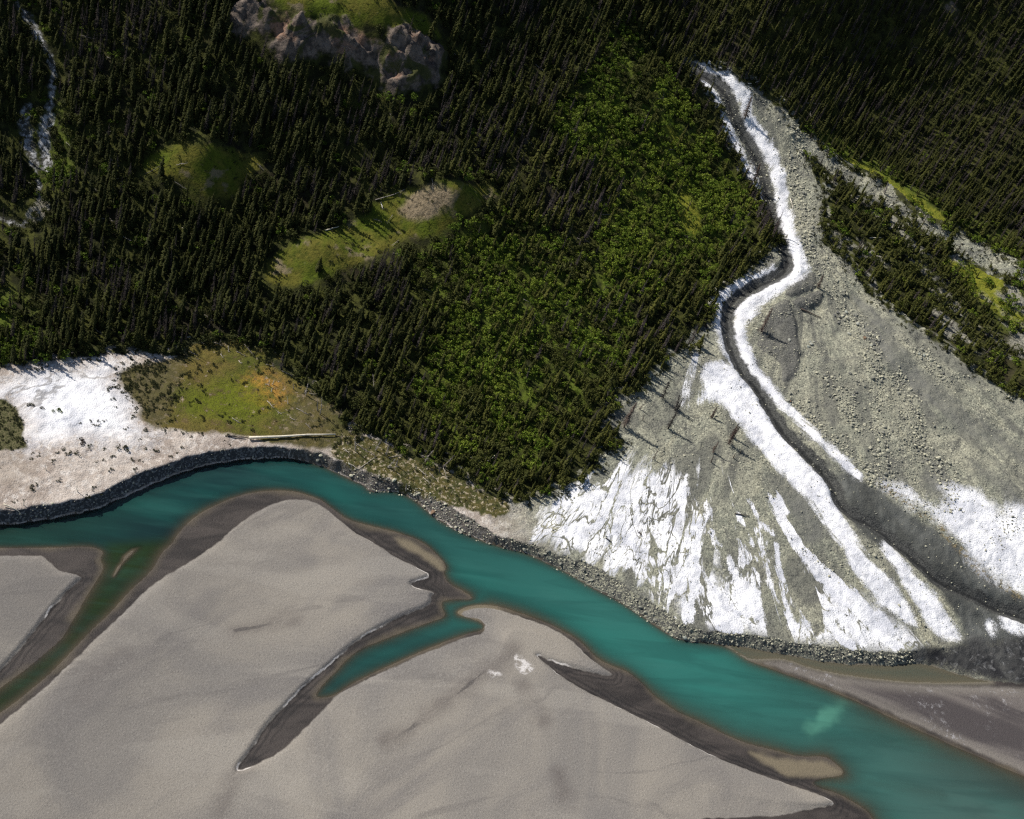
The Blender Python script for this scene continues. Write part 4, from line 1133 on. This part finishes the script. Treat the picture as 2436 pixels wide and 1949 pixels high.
def log(a, b, label, mat, r=.16, group=None, bend=0.0, twigs=0, lift=.1):
    A = ground_pt(a); B = ground_pt(b)
    rg = G(int(a[0] * 5 + b[1] * 3))
    n = 7
    pts = []
    dirn = B - A; side = np.array([-dirn[1], dirn[0], 0]); side /= np.linalg.norm(side) + 1e-9
    for i in range(n):
        f = i / (n - 1)
        q = A + dirn * f + side * (math.sin(f * math.pi) * bend + rg.normal(0, .03) * (0 < i < n - 1) * 2)
        q = q.copy(); q[2] = gz(q[0], q[1]) + r + lift * .5
        pts.append(q)
    zs = np.array([q[2] for q in pts]); zl = np.linspace(zs[0], zs[-1], n); up = max(0, (zs - zl).max())
    for i in range(n):
        pts[i] = np.array([pts[i][0], pts[i][1], .5 * (zl[i] + zs[i]) + up * .5]) - A
    V, F = [], []
    tube(V, F, pts, [r * (1 - .55 * i / (n - 1)) for i in range(n)], 7)
    for _ in range(twigs):
        f = rg.uniform(.3, .98); i = min(n - 2, int(f * (n - 1))); o_ = pts[i] * .5 + pts[i + 1] * .5
        d1 = rg.normal(size=3); d1[2] = abs(d1[2]) * .7; d1 /= np.linalg.norm(d1)
        tube(V, F, [o_, o_ + d1 * rg.uniform(.5, 1.6)], [.05, .02], 3)
    o = link('fallen_log', mesh_of('log', V, F, mat, True)); o.location = A
    return tag(o, label, 'log', group)


H = lambda a, b: (1400 + a * .1913, 900 + b * .1913)
snag(H(440, 610), H(605, 300), 'tall thick brown snag standing nearest the forest on the grey fan', M_BROWNW, .24, 150, False)
snag(H(990, 625), H(1110, 400), 'dark bent snag with the longest shadow across the grey fan', M_DARKW, .26, 60)
snag(H(1075, 400), H(1140, 200), 'left trunk of the close pair of dark snags on the fan', M_DARKW, .18, 50)
snag(H(1100, 395), H(1180, 240), 'right trunk of the close pair of dark snags on the fan', M_DARKW, .16, 40)
snag(H(920, 262), H(1035, 10), 'thin leaning grey snag above the pair on the upper fan', M_DARKW, .14, 50)
snag(H(1530, 490), H(1600, 360), 'short reddish brown snag at the edge of the white silt band', M_BROWNW, .2, 60, True)
snag(H(750, 870), H(770, 800), 'short bare black stick standing low on the fan', M_DARKW, .1)
snag(H(810, 1012), H(882, 868), 'slim leaning snag just above the white streaked silt', M_BROWNW, .12, 14)
snag(H(1740, 815), H(1870, 560), 'bare branching dead tree beside the wide white band', M_BROWNW, .13, 90, True)
snag(H(1790, 730), H(1885, 600), 'twiggy reddish dead tree behind the branching one on the fan', M_BROWNW, .12, 80, True)
snag(H(1893, 935), H(1900, 850), 'short upright snag lowest right in the group on the fan', M_BROWNW, .12, 16)
snag(H(1800, 992), H(1832, 930), 'squat brown stump snag low on the olive gravel', M_BROWNW, .2, 24)
snag(H(1550, 922), H(1622, 795), 'grey leaning snag in the middle of the olive gravel', M_BROWNW, .14, 50)
snag(H(1520, 1050), H(1556, 960), 'small twiggy snag lowest on the olive gravel', M_BROWNW, .11, 40)
snag(H(678, 530), H(690, 440), 'thin upright snag between the brown one and the bent one', M_BROWNW, .09, 12)
snag(H(630, 385), H(700, 320), 'small broken snag beside the forest edge on the fan', M_BROWNW, .12, 30)
snag(H(380, 380), H(400, 320), 'low dark shrubby snag against the forest edge', M_DARKW, .15, 60)
J = lambda a, b: (1650 + a * .1913, 650 + b * .1913)
snag(J(840, 725), J(985, 430), 'big leaning brown snag on the dark grey gravel lobe', M_BROWNW, .32, 110)
snag(J(930, 795), J(960, 720), 'short dark snag below the big leaning one', M_DARKW, .15, 24)
snag(J(1540, 182), J(1615, 15), 'brown twiggy snag at the top of the grey lobe', M_BROWNW, .16, 90)
snag(J(160, 680), J(150, 570), 'rusty red dead spruce beside the white creek bend', M_BROWNW, .2, 160, True)
Q = lambda a, b: (1616 + a * .3826, b * .3826)
snag(Q(408, 735), Q(452, 595), 'brown snag standing in the middle of the white gully', M_BROWNW, .3, 110)
snag(Q(465, 1135), Q(505, 1015), 'reddish snag on the left edge of the white gully', M_BROWNW, .24, 90, True)
U = lambda a, b: (1900 + a * .1913, 350 + b * .1913)
snag(U(265, 220), U(325, 100), 'dark snag at the head of the right gravel track', M_DARKW, .16, 40)
snag(U(335, 300), U(372, 190), 'pale brown snag beside the bright bush at the track head', M_BROWNW, .12, 20)
snag(U(435, 440), U(512, 255), 'thick grey snag leaning over the right gravel track', M_DARKW, .2, 60)
snag(U(1065, 580), U(1110, 450), 'grey snag at the upper edge of the gravel track', M_GREYW, .16, 70)
snag(U(1550, 950), U(1600, 850), 'small grey snag on the lower edge of the gravel track', M_GREYW, .14, 50)
# meadow posts and shore snags
E4 = lambda a, b: (440 + a * .1913, 780 + b * .1913)
snag(E4(1045, 722), E4(1056, 640), 'left of two pale bleached posts beside the orange grass', M_PALE, .16)
snag(E4(1086, 705), E4(1112, 640), 'right of two pale bleached posts beside the orange grass', M_PALE, .16)
snag(E4(1075, 792), E4(1086, 745), 'shortest pale stump post below the pair by the orange grass', M_PALE, .17)
snag(E4(1280, 945), E4(1267, 850), 'pale snapped post between the meadow and the wood', M_PALE, .15)
snag(E4(1645, 1030), E4(1650, 870), 'left of two tall silver posts at the right meadow edge', M_GREYW, .14)
snag(E4(1678, 1078), E4(1702, 850), 'right of two tall silver posts at the right meadow edge', M_GREYW, .15, 6)
snag(E4(1500, 840), E4(1535, 690), 'grey leaning snag behind the silver posts', M_GREYW, .14, 20)
snag(E4(1350, 765), E4(1350, 690), 'short grey snag in the olive scrub', M_GREYW, .12, 8)
snag(E4(1195, 525), E4(1225, 300), 'tall dark snag at the back right of the meadow', M_DARKW, .16, 70)
N5 = lambda a, b: (800 + a * .1913, 940 + b * .1913)
for a, b, lb in [((740, 880), (772, 775), 'slim grey snag upright in the grassy bank'), ((490, 690), (565, 555), 'leaning grey snag at the wood edge above the bank'), ((620, 745), (655, 610), 'pale upright snag at the wood edge above the bank'),
                 ((235, 700), (232, 535), 'tall grey snag leftmost on the grassy bank'), ((866, 1185), (868, 1100), 'short snag standing in the bouldery shore'), ((1080, 855), (1215, 690), 'strongly leaning grey dead tree over the bank'),
                 ((1320, 895), (1475, 745), 'strongly leaning dead tree right of the bank clearing'), ((990, 930), (995, 865), 'short pale stick in the middle of the bank'), ((640, 895), (740, 790), 'thin leaning stick on the left bank'),
                 ((1285, 960), (1272, 890), 'short pale snag beside the tangle of logs'), ((415, 540), (440, 480), 'twiggy grey snag among grey brush')]:
    snag(N5(*a), N5(*b), lb, M_GREYW, .13, 26)
for (a, b, lb) in [((184, 1170), (184, 1148), 'pale upright stick with a tuft on the silt terrace'), ((109, 1119), (107, 1106), 'thin pale stick high on the left silt'), ((56, 1202), (59, 1188), 'thin pale stick close to the left riverbank')]:
    snag(a, b, lb, M_PALE, .12)
# logs
log((592, 1045), (797, 1037), 'very long straight bleached log lying along the meadow edge', M_PALE, .42, bend=.0)
log((541, 1038), (590, 1043), 'dark broken log touching the left end of the long bleached log', M_DARKW, .22)
log((796, 1037), (815, 1040), 'thin tan branch at the right end of the long bleached log', M_BROWNW, .12)
for a, b, lb in [((1020, 915), (1115, 1010), 'pale log below the orange grass'), ((585, 1125), (692, 1190), 'short pale log beside a dark bush low in the meadow'), ((345, 180), (470, 230), 'pale log at the top of the meadow under the dark trees'),
                 ((640, 300), (765, 365), 'thin grey log in the upper middle of the meadow'), ((735, 205), (870, 370), 'long grey log with roots at the upper right of the meadow'), ((665, 415), (702, 455), 'stubby pale log in the upper meadow'),
                 ((1385, 1005), (1530, 1085), 'grey log in the brown grass right of the meadow'), ((1005, 460), (1112, 482), 'pale log at the foot of the dark snag'), ((55, 300), (165, 350), 'grey log beside the leftmost tree of the meadow'),
                 ((1000, 705), (1050, 720), 'short pale log against the two posts'), ((440, 330), (480, 380), 'crooked pale branch in the upper left meadow'), ((1300, 1115), (1365, 1155), 'thin pale stick low on the right of the meadow'),
                 ((1500, 1195), (1560, 1255), 'thin grey stick lying at the lower right of the meadow'), ((1200, 540), (1330, 600), 'bleached log in the pale debris under the trees'), ((535, 230), (545, 310), 'pale split stump log in the upper meadow'),
                 ((1540, 820), (1640, 840), 'pale log in the stony debris right of the meadow'), ((1150, 1050), (1205, 1080), 'short pale stick right of the log below the orange grass'), ((205, 180), (225, 205), 'pale stump at the top left of the meadow')]:
    log(E4(*a), E4(*b), lb, M_SILV if 'pale' in lb or 'bleach' in lb else M_GREYW, .12, twigs=5)
for a, b, lb in [((150, 850), (325, 945), 'pale trunk sliding down the cut bank to the water'), ((290, 920), (500, 765), 'long branching log climbing the grassy bank'), ((245, 610), (500, 775), 'long fallen dead tree across the left bank'),
                 ((80, 665), (152, 722), 'small pale log leftmost on the bank'), ((430, 1020), (660, 1108), 'dark log along the top of the boulders'), ((650, 785), (880, 730), 'long grey log in the shade of the wood'),
                 ((640, 910), (782, 892), 'pale log lying level on the bank'), ((1075, 1025), (1165, 1115), 'bright bleached log nearest the water on the right bank'), ((1160, 970), (1232, 1050), 'bleached log beside the brightest one on the bank'),
                 ((1330, 900), (1378, 1060), 'jointed pale log right of the tangle'), ((830, 615), (915, 640), 'short white log at the wood edge'), ((1095, 700), (1400, 730), 'pale line of fallen trunk under the right trees'), ((1030, 930), (1110, 1000), 'thin crossed stick in the tangle of logs')]:
    log(N5(*a), N5(*b), lb, M_DARKW if 'dark' in lb else (M_GREYW if 'grey' in lb or 'dead' in lb else M_SILV), .12, twigs=9)
log((1119, 1089), (1178, 1083), 'curved pale fallen trunk lying in the low young wood', M_PALE, .2, bend=-2.2)
log((8, 1204), (50, 1228), 'pale log lying across the dark stony bank at far left', M_PALE, .2)
log(J(1335, 450), J(1580, 560), 'brown log lying on the gravel right of the grey lobe', M_BROWNW, .28)
log((1748, 1223), (1780, 1229), 'straight black log lying on the olive gravel', M_DARKW, .22)
log((1442, 1282), (1455, 1291), 'short dark log on the white streaked silt', M_DARKW, .18)
log(Q(690, 1240), Q(705, 1300), 'pale log beside the white creek in the gully', M_PALE, .2)
log(Q(425, 522), Q(520, 505), 'pale trunk jutting from the right bank of the gully', M_PALE, .17, twigs=4)
log(U(880, 1135), U(1030, 1130), 'pale log between trees on the gravel island', M_PALE, .16)
log((774, 550), (806, 541), 'pale log at the edge of the lower grassy knoll', M_PALE, .22)
log((934, 604), (965, 613), 'bleached branching log below the bald knoll', M_GREYW, .2, twigs=8)
log((893, 477), (962, 452), 'grey log across the back of the bald knoll', M_GREYW, .18, twigs=5)
log((905, 483), (911, 500), 'short white log on the grass left of the bald knoll', M_PALE, .2)
rg = G(77)
cnt = 0
for _ in range(900):
    a = (rg.uniform(40, 2380), rg.uniform(60, 1050))
    g = ground_pt(a)
    if samp(dFor, *[np.array([q]) for q in g[:2]])[0] < 5 or cnt >= 90:
        continue
    th = rg.normal(.5, .6); ln = rg.uniform(18, 46)
    log(a, (a[0] + ln * math.cos(th), a[1] + ln * math.sin(th) * .8), f'bleached fallen trunk among the trees {ZTXT[zone(*a)]}', M_GREYW if rg.random() < .85 else M_SILV, .09, f'fallen trunks among the trees {ZTXT[zone(*a)]}', twigs=4, lift=.6)
    cnt += 1
# the lone spruce on the lower knoll and other trees standing apart
g = ground_pt((757, 643))
thing_tree('spruce_tree', [('crown', SPR[2][0]), ('trunk', SPR[2][1])], *g, (.95, .68), 1, 'lone small spruce standing on the lower grassy knoll', 'tree', None)
g = ground_pt(Q(1650, 1545))
thing_tree('spruce_tree', [('crown', SPR[0][0]), ('trunk', SPR[0][1])], *g, (1.35, 1.0), 2, 'largest pointed spruce standing against the right gravel track', 'tree', None)
g = ground_pt(J(60, 910))
thing_tree('spruce_tree', [('crown', SPR[2][0]), ('trunk', SPR[2][1])], *g, (.9, .75), 2, 'dark spruce standing out from the forest beside the white creek bend', 'tree', None)
g = ground_pt((382, 422))
thing_tree('spruce_tree', [('crown', SPR[0][0]), ('trunk', SPR[0][1])], *g, (.9, .85), 2, 'dark spruce standing on the front of the upper left knoll', 'tree', None)


# ------------------------------------------------------------------ stones
def rock_mesh(seed, mat, sub=2):
    import bmesh
    bm = bmesh.new(); bmesh.ops.create_icosphere(bm, subdivisions=sub, radius=1)
    rg = G(seed)
    pl_ = [(rg.normal(size=3), rg.uniform(.45, .85)) for _ in range(9)]
    for v in bm.verts:
        c = np.array(v.co)
        for n_, d_ in pl_:
            n_ = n_ / np.linalg.norm(n_); q = c @ n_
            if q > d_:
                c = c - n_ * (q - d_)
        v.co = c * [1.15, .95, .8] + rg.normal(0, .02, 3)
    me = bpy.data.meshes.new('rock'); bm.to_mesh(me); bm.free(); me.materials.append(mat)
    return me


def stone_mat(name, c1, c2, c3):
    t = NT(name); rnd = t.n('ShaderNodeObjectInfo').outputs['Random']; tc = t.n('ShaderNodeTexCoord').outputs['Object']
    col = t.mix(t.sm(rnd, 0, 1), c1, c2); col = t.mix(t.sm(t.noise(2.2, 5, tc, .7), .4, .7, 0, .7), col, c3)
    return t.out(col, .88, t.bump(t.noise(5, 5, tc, .7), .6, .1), .2)


M_ST = stone_mat('river_stone', (.17, .17, .15), (.50, .48, .36), (.28, .28, .22))
M_PST = stone_mat('pale_boulder', (.30, .32, .28), (.42, .42, .36), (.20, .21, .185))
M_BST = stone_mat('brown_boulder', (.20, .13, .085), (.22, .15, .10), (.10, .07, .05))
M_DST = stone_mat('dark_boulder', (.07, .072, .072), (.13, .13, .12), (.20, .20, .18))


def boulder(pxy, r, mat, label, seed, group=None):
    g = ground_pt(pxy)
    o = link('boulder', rock_mesh(seed, mat)); r *= .82; o.location = g + [0, 0, r * .3]; o.scale = (r, r, r * .9); o.rotation_euler = (0, 0, seed * 1.7)
    return tag(o, label, 'boulder', group)


B6 = lambda a, b: (1616 + a * .3826, 640 + b * .3826)
boulder((1029, 1220), 1.05, M_BST, 'rounded brown boulder at the water edge of the stony shore', 1)
boulder((1627, 1518), 1.0, M_PST, 'pale green boulder on the bank edge where the river bends', 2)
boulder((1878, 810), .75, M_PST, 'white boulder on the dark grey gravel lobe', 3)
boulder(B6(1150, 432), .9, M_BST, 'tan boulder on the ridge of the fan', 4)
boulder(B6(1190, 482), .8, M_PST, 'pale boulder just below the tan one on the fan ridge', 5)
boulder(B6(690, 825), .6, M_BST, 'small brown boulder on the white band edge', 6)
boulder(B6(1035, 272), .9, M_PST, 'white boulder atop the dark boulder cluster on the upper fan', 7)
boulder(B6(1105, 345), 1.1, M_PST, 'big pale boulder right of the dark cluster on the upper fan', 8)
boulder(B6(1055, 405), .8, M_PST, 'pale boulder below the dark cluster on the upper fan', 9)
for k, (a, b, r) in enumerate([(985, 275, .8), (1000, 300, .9), (965, 290, .7), (990, 335, .9), (1020, 290, .7)]):
    boulder(B6(a, b), r, M_DST, 'dark boulder in the tight cluster on the upper fan', 20 + k, 'dark boulder cluster on the upper fan')
for k, (a, b, r) in enumerate([(820, 470, .9), (800, 485, .7), (835, 455, .6), (812, 455, .7)]):
    boulder(B6(a, b), r, M_PST, 'pale boulder in the small heap right of the grey lobe', 30 + k, 'pale boulder heap right of the grey lobe')
for k, (a, b, r) in enumerate([(1520, 540, .8), (1490, 530, .6), (1545, 560, .6), (1505, 560, .5), (1535, 530, .5)]):
    boulder(B6(a, b), r, M_PST, 'pale boulder in the scatter near the island trees', 40 + k, 'pale boulders near the island trees')
for k, (a, b, r) in enumerate([(1060, 650, .7), (1240, 880, .8), (1170, 1130, .8), (1325, 1010, .6), (1640, 650, .7), (1280, 1310, .7), (1100, 770, .7), (1080, 790, .8), (1210, 470, .8), (1235, 460, .7), (1390, 715, .6), (1500, 780, .5), (1440, 750, .6), (1240, 1020, .6)]):
    boulder(B6(a, b), r, M_DST, 'dark boulder scattered on the middle of the stony fan', 50 + k, 'dark boulders scattered on the fan')
for k, (a, b, r) in enumerate([(866, 1175, .5), (880, 1174, .45), (896, 1169, .5), (872, 1180, .35), (848, 1180, .35)]):
    boulder((a, b), r, M_ST, 'grey boulder standing in the shallows below the cut bank', 70 + k, 'boulders in the shallows')

ST = [link('boulder', rock_mesh(90 + k, M_ST, 1)) for k in range(3)]
for k, (o, q) in enumerate(zip(ST, [(925, 1163), (1010, 1205), (1100, 1262)])):
    g = ground_pt(q); o.location = g + [0, 0, .1]; o.scale = (.5, .5, .45)
    tag(o, ['pale angular stone at the upstream end of the stony shore', 'blocky stone on the stony shore above the brown boulder', 'flat stone low on the stony shore beside the turquoise water'][k], 'boulder')
x, y, z, px, py, wd, rg = spread(.62, 9)
bn = samp(band, x, y); ti = samp(tt, x, y); fo = samp(dFor, x, y); e_ = samp(sE, x, y); wh = samp(np.maximum(np.maximum(dWhite, dWF), dWT), x, y); tr_ = samp(terrace, x, y); dm_ = samp(dM, x, y); fl_ = samp(dFL, x, y); gf = samp(np.maximum(dGF, dG2), x, y); md = samp(np.maximum(dMead, dBank), x, y); rdg = samp(dRoad, x, y); st_ = samp(sT, x, y)
cl = fbm(x / 8, y / 8, 377, 4)
p = np.where((bn > .08) & (px > 870) & (px < 2180), .75, 0.0); p = np.where((bn > .08) & (px < 870), .35, p)
fanp = sm(cl, .46, .60) * .42 + .03
p = np.where((e_ > 0) & (tr_ < .4) & (fo < 0) & (wh < -1) & (md < 0) & (fl_ < 0), fanp, p)
p = np.where((e_ > 0) & (tr_ < .4) & (fo < 0) & (gf > 0), .05, p)
p = np.where((e_ > 0) & (tr_ < .4) & (fo < 0) & (wh > 0), .03, p)
p = np.where((rdg > -1.2) & (rdg < .9), .55, p); p = np.where((py < 620) & (fo < 0) & (wh < 0) & (e_ > 0) & (px > 1700), np.maximum(p, .30), p)
p = np.where((st_ > -1.2) & (st_ < .1) & (px > 870) & (px < 1640), .3, p)
rl = np.full(XX.shape, 20, np.float32)
for q in ('2045,760 2075,824 2085,950 2095,1060 2100,1140', '2000,730 2035,790', '2140,900 2160,970 2190,1060 2260,1140', '2200,845 2230,900', '1890,250 1900,330 1880,420 1905,520 1930,600 1990,700', '1880,960 1960,1040 2060,1120', '1960,900 2010,960 2050,1020'):
    rl = np.minimum(rl, line_field(on(pl(q), False), 18))
rl_ = samp(rl, x, y) + 7 * (fbm(x / 6, y / 6, 379, 3) - .5)
p = np.where((e_ > 0) & (fo < 0) & (wh < -.5), np.maximum(p, .62 * (1 - sm(rl_, 1, 6))), p)
ok = rg.random(len(x)) < p
s_ = np.minimum(rg.lognormal(-1.62, .42, len(x)) * (1 + .7 * (1 - sm(rl_, 1, 6))), .85)
s_ = np.where(bn > .05, s_ * 1.15, s_)
n = ok.sum()
scatter_stuff('gravel_stones', 'loose grey and pale stones strewn over the fan and shore', [[o] for o in ST], x[ok], y[ok], z[ok] + s_[ok] * .25, s_[ok], s_[ok] * .8, np.c_[rg.uniform(-.5, .5, (n, 2)), rg.uniform(0, 6, n)], rg.integers(0, 3, n))
print('stones', n)

# ------------------------------------------------------------------ light and camera
sc = bpy.context.scene
sc.cycles.use_denoising = False; sc.cycles.pixel_filter_type = 'BLACKMAN_HARRIS'; sc.cycles.filter_width = 1.25
w = bpy.data.worlds.new('World'); sc.world = w; w.use_nodes = True
nt = w.node_tree; nt.nodes.clear()
sky = nt.nodes.new('ShaderNodeTexSky'); sky.sky_type = 'NISHITA'; sky.sun_disc = False
SUN_EL = R(43); LT = np.array([1.0, -0.22])  # direction the light travels over the ground
az = math.atan2(-LT[0], -LT[1])              # compass bearing of the sun
sky.sun_elevation = SUN_EL; sky.sun_rotation = az % (2 * math.pi)
bgn = nt.nodes.new('ShaderNodeBackground'); bgn.inputs[1].default_value = .07
ow = nt.nodes.new('ShaderNodeOutputWorld')
nt.links.new(sky.outputs[0], bgn.inputs[0]); nt.links.new(bgn.outputs[0], ow.inputs[0])
from mathutils import Vector, Matrix
sl = bpy.data.lights.new('sun', 'SUN'); sl.energy = 4.6; sl.angle = R(.5); sl.color = (1, .95, .87)
so = bpy.data.objects.new('sun', sl); C.objects.link(so)
ld = Vector((LT[0], LT[1], -math.hypot(*LT) * math.tan(SUN_EL)))
so.rotation_euler = ld.to_track_quat('-Z', 'Y').to_euler(); so.location = (-200, 300, 400)
cam = bpy.data.cameras.new('camera'); co = bpy.data.objects.new('camera', cam); C.objects.link(co)
cam.sensor_fit = 'HORIZONTAL'; cam.sensor_width = 36; cam.lens = 36 * FPX / PW; cam.clip_start = 1; cam.clip_end = 6000
mw = Matrix.Identity(4)
for i in range(3):
    mw[i][0], mw[i][1], mw[i][2], mw[i][3] = VX[i], VY[i], -VF[i], CAM[i]
co.matrix_world = mw
sc.camera = co
sc.view_settings.view_transform = 'Standard'; sc.view_settings.look = 'None'; sc.view_settings.exposure = .25
sc.view_settings.gamma = 1
